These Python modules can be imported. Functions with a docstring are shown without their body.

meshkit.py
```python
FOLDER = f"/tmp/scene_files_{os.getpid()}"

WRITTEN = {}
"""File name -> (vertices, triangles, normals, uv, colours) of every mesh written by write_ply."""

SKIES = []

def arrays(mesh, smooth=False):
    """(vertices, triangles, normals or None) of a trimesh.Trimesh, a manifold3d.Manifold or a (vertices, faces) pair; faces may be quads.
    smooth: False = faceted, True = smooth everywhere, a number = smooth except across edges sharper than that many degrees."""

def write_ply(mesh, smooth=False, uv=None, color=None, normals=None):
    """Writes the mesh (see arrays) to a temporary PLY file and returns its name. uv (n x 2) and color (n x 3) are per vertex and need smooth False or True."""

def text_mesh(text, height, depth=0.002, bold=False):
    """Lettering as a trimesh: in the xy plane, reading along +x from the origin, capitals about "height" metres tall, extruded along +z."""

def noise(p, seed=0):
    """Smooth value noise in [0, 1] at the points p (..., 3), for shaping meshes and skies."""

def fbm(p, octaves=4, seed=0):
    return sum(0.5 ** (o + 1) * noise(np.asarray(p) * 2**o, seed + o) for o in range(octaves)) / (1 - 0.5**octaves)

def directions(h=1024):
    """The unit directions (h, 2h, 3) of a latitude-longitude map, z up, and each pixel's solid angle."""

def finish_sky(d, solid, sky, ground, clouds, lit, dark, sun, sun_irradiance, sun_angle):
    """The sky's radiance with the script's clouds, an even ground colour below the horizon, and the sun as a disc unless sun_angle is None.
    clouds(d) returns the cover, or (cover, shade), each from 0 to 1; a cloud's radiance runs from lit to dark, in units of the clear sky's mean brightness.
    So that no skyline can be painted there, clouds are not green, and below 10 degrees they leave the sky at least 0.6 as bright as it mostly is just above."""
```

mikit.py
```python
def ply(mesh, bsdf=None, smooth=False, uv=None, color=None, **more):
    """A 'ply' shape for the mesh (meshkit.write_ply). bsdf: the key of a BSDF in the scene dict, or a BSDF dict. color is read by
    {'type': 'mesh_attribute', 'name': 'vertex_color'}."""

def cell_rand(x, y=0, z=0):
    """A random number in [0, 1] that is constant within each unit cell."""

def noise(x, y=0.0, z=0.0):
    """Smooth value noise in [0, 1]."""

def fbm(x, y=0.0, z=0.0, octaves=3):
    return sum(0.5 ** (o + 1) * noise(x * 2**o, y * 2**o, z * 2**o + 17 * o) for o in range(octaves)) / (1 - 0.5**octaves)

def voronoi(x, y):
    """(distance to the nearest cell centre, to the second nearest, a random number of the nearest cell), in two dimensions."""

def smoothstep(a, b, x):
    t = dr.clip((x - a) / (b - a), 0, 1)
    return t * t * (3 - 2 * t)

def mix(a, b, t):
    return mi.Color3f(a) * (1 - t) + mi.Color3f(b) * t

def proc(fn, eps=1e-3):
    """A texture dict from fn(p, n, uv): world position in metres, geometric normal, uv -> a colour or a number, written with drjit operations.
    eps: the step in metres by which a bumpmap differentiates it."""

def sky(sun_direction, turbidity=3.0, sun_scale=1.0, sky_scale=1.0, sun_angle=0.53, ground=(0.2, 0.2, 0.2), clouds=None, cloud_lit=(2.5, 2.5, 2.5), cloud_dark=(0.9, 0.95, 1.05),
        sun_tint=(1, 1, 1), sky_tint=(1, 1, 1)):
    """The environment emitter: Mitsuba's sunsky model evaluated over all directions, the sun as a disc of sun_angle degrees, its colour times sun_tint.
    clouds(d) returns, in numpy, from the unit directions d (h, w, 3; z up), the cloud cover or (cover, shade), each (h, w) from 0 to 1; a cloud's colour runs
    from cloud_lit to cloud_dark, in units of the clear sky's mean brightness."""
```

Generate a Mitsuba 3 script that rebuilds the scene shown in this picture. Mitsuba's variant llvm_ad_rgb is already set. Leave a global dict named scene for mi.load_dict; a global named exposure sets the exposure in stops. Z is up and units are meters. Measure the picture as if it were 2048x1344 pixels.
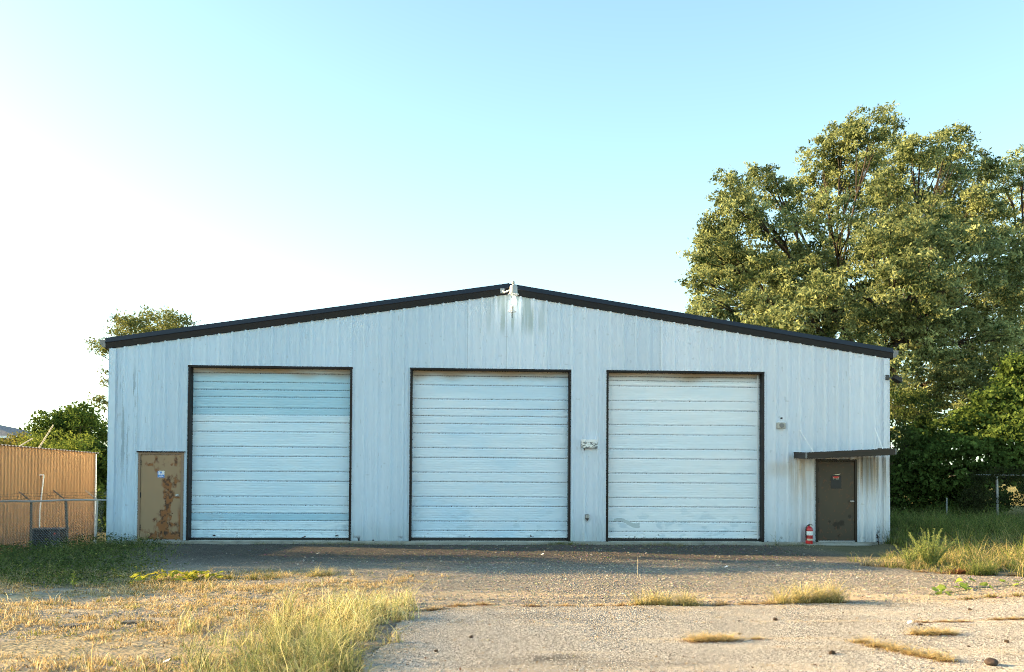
import math, random
import numpy as np, trimesh, drjit as dr, mitsuba as mi
import manifold3d as m3
import mikit, meshkit
from mikit import noise, fbm, voronoi, cell_rand, smoothstep, mix, proc

T = mi.ScalarTransform4f
scene, labels = {}, {}
exposure = 3.3

# ---------------------------------------------------------------- camera
eye = np.array([-0.565, -17.046, 1.65])
fwd = np.array([0.03993821, 0.99906213, 0.01672715])
up = np.array([-0.00702377, -0.01645939, 0.99983986])
scene['camera'] = {'type': 'perspective', 'fov': 70.458, 'fov_axis': 'x', 'near_clip': 0.1, 'far_clip': 2000.0,
                   'principal_point_offset_y': -0.1833,
                   'to_world': T().look_at(origin=eye.tolist(), target=(eye + fwd).tolist(), up=up.tolist())}

# ---------------------------------------------------------------- sun and sky (low sun from the left, a little behind the facade)
SUN_EL, SUN_AZ = math.radians(17.0), math.radians(9.3)
sun_dir = [-math.cos(SUN_EL) * math.cos(SUN_AZ), math.cos(SUN_EL) * math.sin(SUN_AZ), math.sin(SUN_EL)]
scene['sky'] = mikit.sky(sun_dir, turbidity=2.8, sun_scale=1.55, sky_scale=1.45, sun_tint=(1.0, 0.965, 0.92), sky_tint=(1.23, 1.24, 1.07), ground=(0.2, 0.18, 0.13))

# ---------------------------------------------------------------- helpers
def key_for(name):
    if name not in used:
        used.add(name); return name
    k = 1
    while f'{name}_{k:03d}' in used: k += 1
    used.add(f'{name}_{k:03d}'); return f'{name}_{k:03d}'
used = set()

def label(key, text=None, cat=None, group=None, kind=None):
    d = labels.setdefault(key, {})
    if text: d['label'] = text
    if cat: d['category'] = cat
    if group: d['group'] = group
    if kind: d['kind'] = kind
    return key

def thing(name, text, cat, group=None):
    return label(key_for(name), text, cat, group)

def put(name, mesh, bsdf, parent=None, smooth=False, color=None, text=None, **more):
    k = key_for(f'{parent}__{name}' if parent else name)
    scene[k] = mikit.ply(mesh, bsdf, smooth=smooth, color=color, **more)
    if text: labels.setdefault(k, {})['label'] = text
    return k

def cat(*ms):
    ms = [m for m in ms if m is not None]
    return trimesh.util.concatenate(ms)

def box(x0, x1, y0, y1, z0, z1, bev=0.0):
    c = [(x0 + x1) / 2, (y0 + y1) / 2, (z0 + z1) / 2]; e = [abs(x1 - x0), abs(y1 - y0), abs(z1 - z0)]
    if bev <= 0:
        m = trimesh.creation.box(e)
    else:
        b = min(bev, min(e) * 0.45)
        pts = []
        for sx in (-1, 1):
            for sy in (-1, 1):
                for sz in (-1, 1):
                    h = np.array([sx * e[0], sy * e[1], sz * e[2]]) / 2
                    s = np.array([sx, sy, sz]) * b
                    pts += [h - s * [0, 1, 1], h - s * [1, 0, 1], h - s * [1, 1, 0]]
        m = trimesh.convex.convex_hull(np.array(pts))
    m.apply_translation(c)
    return m

def tube(pts, radii, sides=8):
    p = np.asarray(pts, float); n = len(p)
    r = np.broadcast_to(np.asarray(radii, float), (n,))
    t = np.gradient(p, axis=0); t /= np.linalg.norm(t, axis=1, keepdims=True) + 1e-12
    ref = np.array([0.31, 0.2, 0.93]) if abs(t[:, 2]).mean() < 0.8 else np.array([0.9, 0.3, 0.1])
    a = np.cross(t, ref); a /= np.linalg.norm(a, axis=1, keepdims=True) + 1e-12
    b = np.cross(t, a)
    ang = np.arange(sides) * 2 * np.pi / sides
    v = (p[:, None] + r[:, None, None] * (np.cos(ang)[None, :, None] * a[:, None] + np.sin(ang)[None, :, None] * b[:, None])).reshape(-1, 3)
    f = []
    for i in range(n - 1):
        for j in range(sides):
            k = (j + 1) % sides
            q = (i * sides + j, i * sides + k, (i + 1) * sides + k, (i + 1) * sides + j)
            f += [(q[0], q[1], q[2]), (q[0], q[2], q[3])]
    v = np.vstack([v, p[:1], p[-1:]])
    for j in range(sides):
        k = (j + 1) % sides
        f += [(n * sides, k, j), (n * sides + 1, (n - 1) * sides + j, (n - 1) * sides + k)]
    return trimesh.Trimesh(v, np.array(f), process=False)

def lathe(profile, at=(0, 0, 0), axis='z', sections=24):
    m = trimesh.creation.revolve(np.array(profile, float), sections=sections)
    if axis == 'y': m.apply_transform(trimesh.transformations.rotation_matrix(math.pi / 2, [1, 0, 0]))   # +z of the profile -> -y
    if axis == 'x': m.apply_transform(trimesh.transformations.rotation_matrix(math.pi / 2, [0, 1, 0]))
    m.apply_translation(at)
    return m

def sheet(profile, x0, x1):
    """A profile of (y, z) points extruded along x."""
    p = np.array(profile, float); n = len(p)
    v = np.vstack([np.c_[np.full(n, x0), p], np.c_[np.full(n, x1), p]])
    f = []
    for i in range(n - 1):
        f += [(i, n + i, n + i + 1), (i, n + i + 1, i + 1)]
    return trimesh.Trimesh(v, np.array(f), process=False)

def prism(profile, x0, x1):
    """A closed convex-ish (y, z) outline extruded along x, with caps."""
    from shapely.geometry import Polygon
    m = trimesh.creation.extrude_polygon(Polygon(profile), x1 - x0, engine='earcut')
    # polygon (u, v, w) -> (x = w, y = u, z = v)
    m.vertices = np.c_[m.vertices[:, 2] + x0, m.vertices[:, 0], m.vertices[:, 1]]
    return m

def ss(a, b, x):
    t = np.clip((np.asarray(x, float) - a) / (b - a), 0, 1)
    return t * t * (3 - 2 * t)

def n2(x, y, s, seed=0, oct=3):
    x, y = np.broadcast_arrays(np.asarray(x, float), np.asarray(y, float))
    return meshkit.fbm(np.stack([x * s, y * s, np.full(x.shape, 3.7)], -1), oct, seed)

W = 9.144                       # half width of the building
EAVE, PEAK, LEN = 4.424, 5.822, 18.0
def roof_z(x): return EAVE + (PEAK - EAVE) * (1 - np.abs(x) / W)

# ---------------------------------------------------------------- ground shape
def lot_edge_y(x):              # north edge of the old asphalt
    return -8.22 + 0.055 * np.maximum(x - 1.5, 0) * 1.9 - 0.09 * np.maximum(-x, 0) + 0.14 * (n2(x, 0, 1.3, 5) - .5) + 0.10 * (n2(x, 0, 6, 6) - .5)
def lot_edge_x(y):              # west edge of the old asphalt
    return -1.42 + 0.10 * (y + 8.4) + 0.45 * (n2(y, 9, 1.1, 7) - .5) + 0.22 * (n2(y, 2, 5, 8) - .5) + .35 * ss(-8.75, -8.3, y)
def in_lot(x, y): return (y < lot_edge_y(x)) & (x > lot_edge_x(y))

def lot_z(x, y): return .008 + .05 * (n2(x, y, .35, 21) - .5) + .018 * (n2(x, y, 1.6, 22) - .5)

def ground_z(x, y):
    x, y = np.asarray(x, float), np.asarray(y, float)
    near = np.exp(-((x / 30) ** 2 + ((y + 5) / 25) ** 2))
    z = -0.045 + 0.07 * (n2(x, y, 0.55, 1) - 0.5) * near + 0.03 * (n2(x, y, 2.2, 2) - 0.5) * near
    z = z - 0.34 * ss(-8.9, -10.6, x) * ss(-2.6, -1.0, y)                     # hollow by the shed
    z = z + 0.03 * ss(-6.5, -9.0, x) * ss(-6.8, -5.2, y) * ss(-1.0, -3.0, y)
    z = z + 0.30 * ss(8.3, 10.2, x) * ss(-3.6, -0.2, y)                      # bank at the right corner
    # shallow wheel ruts and hummocks in the dirt on the left
    left = ss(-1.2, -3.0, x) * ss(-4.5, -5.6, y)
    z = z + left * 0.09 * (n2(x * 0.8, y * 1.6, 1.1, 11) - 0.45)
    dist = np.maximum(y - lot_edge_y(x), lot_edge_x(y) - x)
    z = z + (lot_z(x, y) - .014 - z) * ss(1.3, 0.05, dist) * (dist > 0)
    z = np.where(in_lot(x, y), np.minimum(z, -0.045), z)
    flat = ss(0.25, 0.0, np.abs(x) - W) * ss(-0.4, 0.0, y) * ss(LEN + 1, LEN, y)
    return z * (1 - flat) + flat * -0.09

# ================================================================ materials
def twosided(b): return {'type': 'twosided', 'bsdf': b}
def P(color, rough=0.6, metal=0.0, spec=0.4, **k):
    c = {'type': 'rgb', 'value': list(color)} if isinstance(color, (tuple, list)) else color
    r = rough
    return twosided({'type': 'principled', 'base_color': c, 'roughness': r, 'metallic': metal, 'specular': spec, **k})

def bumped(b, h): return twosided({'type': 'bumpmap', 'scale': 1.0, 'nested': b['bsdf'], 'height': h})

def f_wall(p, n, uv):
    x, y, z = p.x, p.y, p.z
    panel = cell_rand(dr.floor((x + 9.176) / 0.9144), 3)
    tone = 0.90 + 0.09 * panel + 0.05 * (noise(x * 0.7, z * 0.5, 2) - 0.5)
    streak = fbm(x * 24, z * 0.12, 2, 3)
    fine = noise(x * 90, z * 0.4, 3)
    c = mix((0.525, 0.675, 0.82), (0.66, 0.715, 0.80), smoothstep(-9.0, 8.0, x + 5 * (panel - 0.5))) * tone  # bluer leftward: a colour cast and falloff of light put into the paint
    c = mix(c, (0.43, 0.57, 0.73), smoothstep(0.48, 0.75, streak) * 0.16)
    c = mix(c, (0.67, 0.72, 0.78), smoothstep(0.60, 0.9, fine) * 0.14)
    # mildew runs on the left end
    m = smoothstep(-8.48, -8.58, x) * smoothstep(-9.04, -8.98, x) * smoothstep(0.9, 2.2, z) * smoothstep(4.3, 3.4, z)
    run = smoothstep(0.52, 0.72, noise(x * 30 + 3, z * 0.5, 8) * 0.75 + 0.25 * noise(x * 60, z * 7, 5))
    c = mix(c, (0.15, 0.23, 0.29), m * run * 0.65)
    seam = dr.abs(x + 9.176 - 0.9144 * dr.floor((x + 9.176) / 0.9144 + 0.5))
    c = mix(c, (0.16, 0.22, 0.28), smoothstep(0.016, 0.006, seam) * smoothstep(0.66, 0.85, cell_rand(dr.floor((x + 9.176) / 0.9144 + 0.5), 9)) * 0.32)
    # rust and tannin runs under the awning
    under = smoothstep(2.05, 1.75, z) * 0.35 + smoothstep(0.7, 2.0, z) * smoothstep(2.12, 2.0, z)
    u = smoothstep(6.55, 7.0, x) * under
    runs = smoothstep(0.40, 0.66, fbm(x * 20, z * 0.5, 6, 3))
    c = mix(c, (0.38, 0.255, 0.13), u * (0.20 + 0.42 * runs))
    r2 = smoothstep(8.3, 8.5, x) * smoothstep(0.9, 1.9, z) * smoothstep(2.1, 2.0, z) * smoothstep(0.5, 0.62, noise(x * 17 + 5, z * 0.6, 1))
    c = mix(c, (0.10, 0.09, 0.07), r2 * 0.7)
    band = smoothstep(1.45, 1.7, z) * smoothstep(2.0, 1.8, z) * smoothstep(6.05, 6.4, x) * smoothstep(7.0, 6.6, x)
    c = mix(c, (0.42, 0.36, 0.29), band * 0.4)
    # green weeping under the gable lamp
    g = smoothstep(1.05, 0.15, dr.abs(x - 0.2)) * smoothstep(4.75, 5.15, z) * smoothstep(0.38, 0.62, fbm(x * 9, z * 0.8, 4, 3))
    c = mix(c, (0.25, 0.34, 0.34), g * 0.75)
    # dirt plus shade tinted into the lower wall, rust pin-holes at the very edge
    d = smoothstep(0.75, 0.0, z + 0.35 * (fbm(x * 6, z * 2, 1, 3) - 0.4))
    c = mix(c, (0.27, 0.34, 0.35), d * 0.45)
    spot = smoothstep(0.80, 0.86, noise(x * 9, z * 9, 7)) * smoothstep(0.16, 0.04, z)
    c = mix(c, (0.03, 0.035, 0.05), spot)
    scr = smoothstep(0.93, 0.95, noise(x * 14, z * 11, 9)) * 0.25
    return mix(c, (0.25, 0.25, 0.25), scr)

def f_curtain(base, alt, seed):
    def fn(p, n, uv):
        x, z = p.x, p.z
        c = mix(base, alt, smoothstep(0.35, 0.75, fbm(x * 0.8 + seed, z * 1.6, seed, 3)))
        c = c * (0.98 + 0.04 * noise(x * 1.2, z * 40, seed))
        scuff = smoothstep(0.62, 0.72, fbm(x * 4 + seed, z * 9, seed + 2, 4)) * smoothstep(1.3, 0.3, z)
        c = mix(c, (0.36, 0.50, 0.60), scuff * 0.40)
        edge = smoothstep(0.55, 0.75, fbm(x * 2.2, z * 14, seed + 5, 3)) * 0.08
        c = mix(c, (0.36, 0.50, 0.60), edge)
        # brown dirt stain below the header, with recess shade mixed into its colour
        t = smoothstep(3.74, 3.98, z - 0.12 * (noise(x * 2.3, 1, seed) - 0.5))
        c = mix(c, (0.30, 0.205, 0.10), t * (0.55 + 0.4 * noise(x * 1.1 + seed, 2, 2)))
        chip = smoothstep(0.90, 0.93, noise(x * 14, z * 30, seed)) * smoothstep(0.25, 0.1, z)
        return mix(c, (0.10, 0.10, 0.11), chip)
    return fn

def f_rustdoor(p, n, uv):
    x, z = p.x, p.z
    w = fbm(x * 11, z * 8, 2, 4)
    c = mix((0.345, 0.228, 0.132), (0.30, 0.21, 0.13), fbm(x * 2, z * 2, 1, 3))
    xc = -7.79 - 0.10 * smoothstep(1.0, 0.55, z) - 0.02 * noise(z * 5, 2)
    half = 0.16 + 0.34 * smoothstep(0.65, 0.05, z) + 0.05 * (noise(z * 6, 7) - 0.5)
    d = 1 - dr.abs(x - xc) / half
    col = smoothstep(1.62, 1.40, z) * d * 1.1 + 2.2 * (w - 0.52)
    rust = smoothstep(0.22, 0.5, col)
    rust = dr.maximum(rust, smoothstep(0.70, 0.78, fbm(x * 8, z * 8, 9, 3)) * smoothstep(-7.98, -7.8, x))
    rust = dr.maximum(rust, smoothstep(-7.62, -7.55, x + 0.03 * (noise(z * 14, 3) - .5)) * smoothstep(0.9, 0.5, z))
    rc = mix((0.25, 0.095, 0.03), (0.07, 0.033, 0.02), smoothstep(0.45, 0.65, fbm(x * 17, z * 17, 4, 3)))
    rc = mix(rc, (0.03, 0.02, 0.015), smoothstep(0.55, 0.75, fbm(x * 13, z * 11, 6, 3)) * smoothstep(0.4, 0.2, z))
    halo = smoothstep(0.0, 0.35, col)
    c = mix(c, (0.21, 0.125, 0.065), halo * 0.6)
    return mix(c, rc, rust * 0.9)

def f_darkdoor(p, n, uv):
    x, z = p.x, p.z
    c = mix((0.070, 0.052, 0.032), (0.050, 0.040, 0.028), fbm(x * 3, z * 2, 1, 3))
    for cx, cz, r in ((7.90, 0.42, .11), (8.02, 0.47, .09), (8.22, 0.62, .05), (7.72, 0.5, .035), (7.95, 0.16, .05)):
        d = dr.sqrt(dr.square(x - cx) + dr.square(z - cz)) / r + 0.9 * (fbm(x * 22, z * 22, 3, 3) - 0.5)
        c = mix(c, (0.018, 0.012, 0.008), smoothstep(1.0, 0.55, d) * 0.9)
    sp = smoothstep(0.70, 0.76, fbm(x * 26, z * 26, 8, 2))
    return mix(c, (0.13, 0.055, 0.025), sp * 0.7)

def f_ground(p, n, uv):
    x, y = p.x, p.y
    big = fbm(x * 0.35, y * 0.6, 1, 3)
    med = fbm(x * 1.6, y * 2.6, 2, 4)
    v1, v2, rnd = voronoi(x * 26, y * 26)
    stone = mix((0.08, 0.074, 0.066), (0.37, 0.345, 0.305), rnd)
    gravel = mix(mix((0.085, 0.078, 0.069), (0.19, 0.172, 0.146), med), stone, smoothstep(0.62, 0.35, v1) * 0.75)
    straw = mix((0.22, 0.172, 0.11), (0.45, 0.36, 0.225), fbm(x * 24, y * 24, 2, 2))
    dirt = mix((0.14, 0.122, 0.102), (0.35, 0.30, 0.24), fbm(x * 5, y * 9, 4, 4))
    # dry thatch on the left yard, gravel to the right of it
    lf = smoothstep(-1.0, -3.2, x + 2.2 * (big - 0.5)) * smoothstep(-3.6, -5.4, y + 1.4 * (med - 0.5))
    c = mix(gravel, mix(dirt, straw, smoothstep(0.40, 0.60, med)), lf)
    # sand drift before the asphalt edge
    s = smoothstep(-6.2, -7.6, y + 0.6 * (big - 0.5)) * smoothstep(-9.2, -8.0, y) * smoothstep(0.35, 0.65, fbm(x * 0.9, y * 5, 6, 3))
    c = mix(c, (0.46, 0.36, 0.235), s * 0.7)
    # soil under the lush weeds left and right
    soil = dr.maximum(smoothstep(-4.8, -6.8, x + 0.35 * (y + 6) + 0.8 * (med - .5)) * smoothstep(-6.7, -6.2, y + .3 * (med - .5)), smoothstep(6.0, 8.0, x + 0.25 * (y + 3)) * smoothstep(-5.6, -4.4, y))
    c = mix(c, mix((0.055, 0.062, 0.030), (0.11, 0.095, 0.05), med), soil * 0.85)
    # fine dark gravel close to the doors, darkened in colour for the building's shadow
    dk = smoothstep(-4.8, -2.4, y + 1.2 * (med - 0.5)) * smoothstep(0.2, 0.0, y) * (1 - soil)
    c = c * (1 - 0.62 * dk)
    far = smoothstep(16, 24, dr.sqrt(x * x + (y + 4) * (y + 4)))
    return mix(c, mix((0.10, 0.11, 0.045), (0.20, 0.17, 0.08), med), far * smoothstep(-12, 2, y))

def f_ground_h(p, n, uv):
    v1, v2, r = voronoi(p.x * 26, p.y * 26)
    return 0.016 * smoothstep(0.6, 0.1, v1) * r + 0.03 * fbm(p.x * 7, p.y * 7, 1, 3)

def f_asphalt(p, n, uv):
    x, y = p.x, p.y
    v1, v2, rnd = voronoi(x * 48, y * 48)
    a = mix((0.13, 0.122, 0.112), (0.52, 0.49, 0.45), rnd)
    binder = mix((0.155, 0.145, 0.132), (0.23, 0.214, 0.196), fbm(x * 1.5, y * 1.5, 2, 3))
    c = mix(binder, a, smoothstep(0.62, 0.38, v1))
    c = c * (0.86 + 0.26 * fbm(x * 0.6, y * 1.1, 4, 4))
    st = smoothstep(0.58, 0.72, fbm(x * 0.9 + 3, y * 2.6, 7, 4))
    c = mix(c, (0.13, 0.115, 0.10), st * 0.55)
    oil = smoothstep(1.0, 0.2, dr.sqrt(dr.square((x - 0.12) / 0.55) + dr.square((y + 10.62) / 0.16)) + 0.7 * (fbm(x * 5, y * 9, 2, 3) - .5))
    c = mix(c, (0.06, 0.05, 0.042), oil * 0.7)
    sand = smoothstep(0.60, 0.70, fbm(x * 0.5, y * 4.0, 3, 4))
    ed = dr.minimum(-8.22 + 0.1045 * dr.maximum(x - 1.5, 0) - y, x + 1.42 - 0.10 * (y + 8.4)) + 0.5 * (fbm(x * 3, y * 3, 5, 4) - 0.5)
    c = mix(c, mix((0.22, 0.18, 0.13), (0.40, 0.33, 0.235), fbm(x * 9, y * 9, 3, 3)), smoothstep(0.45, 0.02, ed) * 0.9)
    seam = dr.minimum(dr.abs(y + 9.93 + 0.05 * (noise(x * 2, 1) - .5)) + 9 * smoothstep(0.9, 0.6, x) + 9 * smoothstep(3.0, 3.2, x), dr.abs(y + 9.10 - 0.02 * (x - 3) + 0.05 * (noise(x * 2, 3) - .5)) + 9 * smoothstep(2.4, 2.0, x))
    c = mix(c, (0.46, 0.38, 0.27), smoothstep(0.055, 0.02, seam + 0.04 * (fbm(x * 12, y * 12, 2, 2) - .5)) * 0.7)
    c = mix(c, (0.04, 0.035, 0.03), smoothstep(0.009, 0.004, seam) * 0.6)
    return mix(c, (0.42, 0.36, 0.275), sand * 0.45)

def f_asphalt_h(p, n, uv):
    v1, v2, r = voronoi(p.x * 48, p.y * 48)
    return 0.008 * smoothstep(0.6, 0.1, v1) * (0.3 + 0.7 * r)

def f_concrete(p, n, uv):
    m = fbm(p.x * 5, p.y * 5, p.z * 9, 4)
    return mix((0.20, 0.20, 0.175), (0.40, 0.40, 0.36), m)

def f_shed(p, n, uv):
    c = mix((0.37, 0.195, 0.09), (0.42, 0.23, 0.11), fbm(p.x * 1.3, p.y * 1.3, p.z * 0.7, 3))
    st = smoothstep(0.55, 0.75, fbm(p.x * 9, p.y * 9, p.z * 0.6, 3))
    c = mix(c, (0.30, 0.16, 0.075), st * 0.5)
    return mix(c, (0.20, 0.13, 0.08), smoothstep(0.35, -0.1, p.z + 0.4 * (fbm(p.x * 4, p.y * 4, p.z * 3, 3) - .5)) * 0.5)

def f_bark(p, n, uv):
    return mix((0.030, 0.024, 0.019), (0.070, 0.058, 0.046), fbm(p.x * 7, p.y * 7, p.z * 2, 3))

def f_foil(p, n, uv):
    return mix((0.10, 0.12, 0.14), (0.60, 0.63, 0.67), smoothstep(0.42, 0.60, fbm(p.x * 28, p.y * 9, p.z * 34, 3)))

scene['paint_white'] = P(proc(f_wall), 0.42, spec=0.45)
scene['curtain_left'] = P(proc(f_curtain((0.63, 0.775, 0.88), (0.56, 0.735, 0.87), 3)), 0.42, spec=0.4)
scene['curtain_middle'] = P(proc(f_curtain((0.64, 0.76, 0.865), (0.53, 0.705, 0.855), 5)), 0.42, spec=0.4)
scene['curtain_right'] = P(proc(f_curtain((0.76, 0.815, 0.87), (0.69, 0.785, 0.87), 6)), 0.42, spec=0.4)
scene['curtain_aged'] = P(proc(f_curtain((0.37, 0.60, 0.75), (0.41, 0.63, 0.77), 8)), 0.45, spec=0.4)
scene['rust_door'] = P(proc(f_rustdoor), 0.6, spec=0.3)
scene['dark_door'] = P(proc(f_darkdoor), 0.5, spec=0.35)
scene['dark_trim'] = P((0.010, 0.009, 0.010), 0.45, spec=0.25)
scene['brown_trim'] = P((0.026, 0.019, 0.014), 0.45, spec=0.3)
scene['tan_frame'] = P((0.24, 0.165, 0.115), 0.55)
scene['concrete'] = P(proc(f_concrete), 0.9, spec=0.2)
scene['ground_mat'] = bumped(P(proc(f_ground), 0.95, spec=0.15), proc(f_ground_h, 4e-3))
scene['asphalt_mat'] = bumped(P(proc(f_asphalt), 0.9, spec=0.2), proc(f_asphalt_h, 2e-3))
scene['shed_paint'] = P(proc(f_shed), 0.5, spec=0.35)
scene['bark'] = P(proc(f_bark), 0.9, spec=0.15)
scene['foil'] = P(proc(f_foil), 0.35, metal=0.6)
scene['steel'] = P((0.46, 0.47, 0.48), 0.4, metal=0.8)
scene['galvanised'] = P((0.40, 0.41, 0.41), 0.5, metal=0.55)
scene['rusty_post'] = P((0.10, 0.085, 0.075), 0.7)
scene['black_plastic'] = P((0.018, 0.018, 0.02), 0.5)
scene['dark_grey'] = P((0.055, 0.058, 0.065), 0.5)
scene['grey_cap'] = P((0.20, 0.20, 0.20), 0.5)
scene['white_plain'] = P((0.74, 0.75, 0.76), 0.5)
scene['beige_plain'] = P((0.42, 0.40, 0.36), 0.5)
scene['red_paint'] = P((0.50, 0.015, 0.02), 0.25, spec=0.6, clearcoat=0.5)
scene['blue_print'] = P((0.02, 0.20, 0.62), 0.5)
scene['red_print'] = P((0.55, 0.05, 0.04), 0.6)
scene['cream_print'] = P((0.60, 0.55, 0.42), 0.6)
scene['slate_roof'] = P((0.085, 0.10, 0.13), 0.7)
scene['house_wall'] = P((0.30, 0.27, 0.26), 0.8)
scene['pale_wood'] = P((0.52, 0.44, 0.32), 0.7)
scene['foliage'] = {'type': 'principledthin', 'base_color': {'type': 'mesh_attribute', 'name': 'vertex_color'}, 'roughness': 0.40, 'diff_trans': 0.85, 'spec_trans': 0.0, 'eta': 1.35}
scene['straw_leaf'] = {'type': 'principledthin', 'base_color': {'type': 'mesh_attribute', 'name': 'vertex_color'}, 'roughness': 0.7, 'diff_trans': 0.8, 'spec_trans': 0.0, 'eta': 1.25}
scene['clod_mat'] = P((0.045, 0.032, 0.023), 0.9, spec=.1)
scene['pebble_mat'] = P({'type': 'mesh_attribute', 'name': 'vertex_color'}, 0.85, spec=0.2)
scene['lamp_glass'] = {'type': 'thindielectric'}

# ================================================================ the metal building
B = thing('metal_building', 'long white ribbed metal workshop with three roll-up doors, low gable and dark roof edge', 'building')
LD, MD, RD = (-7.385, -3.628), (-2.280, 1.493), (2.347, 6.127)
OD_TOP = 4.056
LM, RM = (-8.496, -7.470), (7.387, 8.387)
openings = [(LD[0] + .012, LD[1] - .012, -1, OD_TOP - .012), (MD[0] + .012, MD[1] - .012, -1, OD_TOP - .012), (RD[0] + .012, RD[1] - .012, -1, OD_TOP - .012),
            (LM[0] + .012, LM[1] - .012, -1, 2.032), (RM[0] + .012, RM[1] - .012, -1, 1.985)]
PITCH = 0.3048
prof = []
for c in range(-30, 31):
    xc = c * PITCH
    prof += [(xc - .041, 0), (xc - .012, -.038), (xc + .012, -.038), (xc + .041, 0)]
    for k in (1, 2):
        xm = xc + PITCH * k / 3
        prof += [(xm - .016, 0), (xm - .006, -.009), (xm + .006, -.009), (xm + .016, 0)]
prof = np.array([q for q in prof if -W <= q[0] <= W])
for o in openings:
    for xe in o[:2]:
        prof = np.vstack([prof, [xe, np.interp(xe, prof[:, 0], prof[:, 1])]])
prof = prof[np.argsort(prof[:, 0])]

def wall_panel(x0, x1, push):
    q = prof[(prof[:, 0] > x0 + 1e-6) & (prof[:, 0] < x1 - 1e-6)]
    q = np.vstack([[x0, np.interp(x0, prof[:, 0], prof[:, 1])], q, [x1, np.interp(x1, prof[:, 0], prof[:, 1])]])
    V, Fc = [], []
    for (xa, da), (xb, db) in zip(q[:-1], q[1:]):
        if xb - xa < 1e-6: continue
        xm = (xa + xb) / 2
        ivs = [(0.012, None)]
        for o in openings:
            if o[0] < xm < o[1]: ivs = [(o[3], None)]
        for lo, _ in ivs:
            ta, tb = (roof_z(t) + (0.022 if d < -.02 else 0.0) for t, d in ((xa, da), (xb, db)))
            i = len(V)
            V += [(xa, da + push, lo), (xb, db + push, lo), (xb, db + push, tb), (xa, da + push, ta)]
            Fc += [(i, i + 1, i + 2), (i, i + 2, i + 3)]
    return trimesh.Trimesh(np.array(V), np.array(Fc), process=False)

rng = random.Random(4)
for k in range(20):
    a, b = -W + .9144 * k, -W + .9144 * (k + 1)
    put('wall_panel', wall_panel(a - (0.012 if k else 0), b - (0.012 if k < 19 else 0), rng.uniform(-.0025, .0)), 'paint_white', B)

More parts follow.
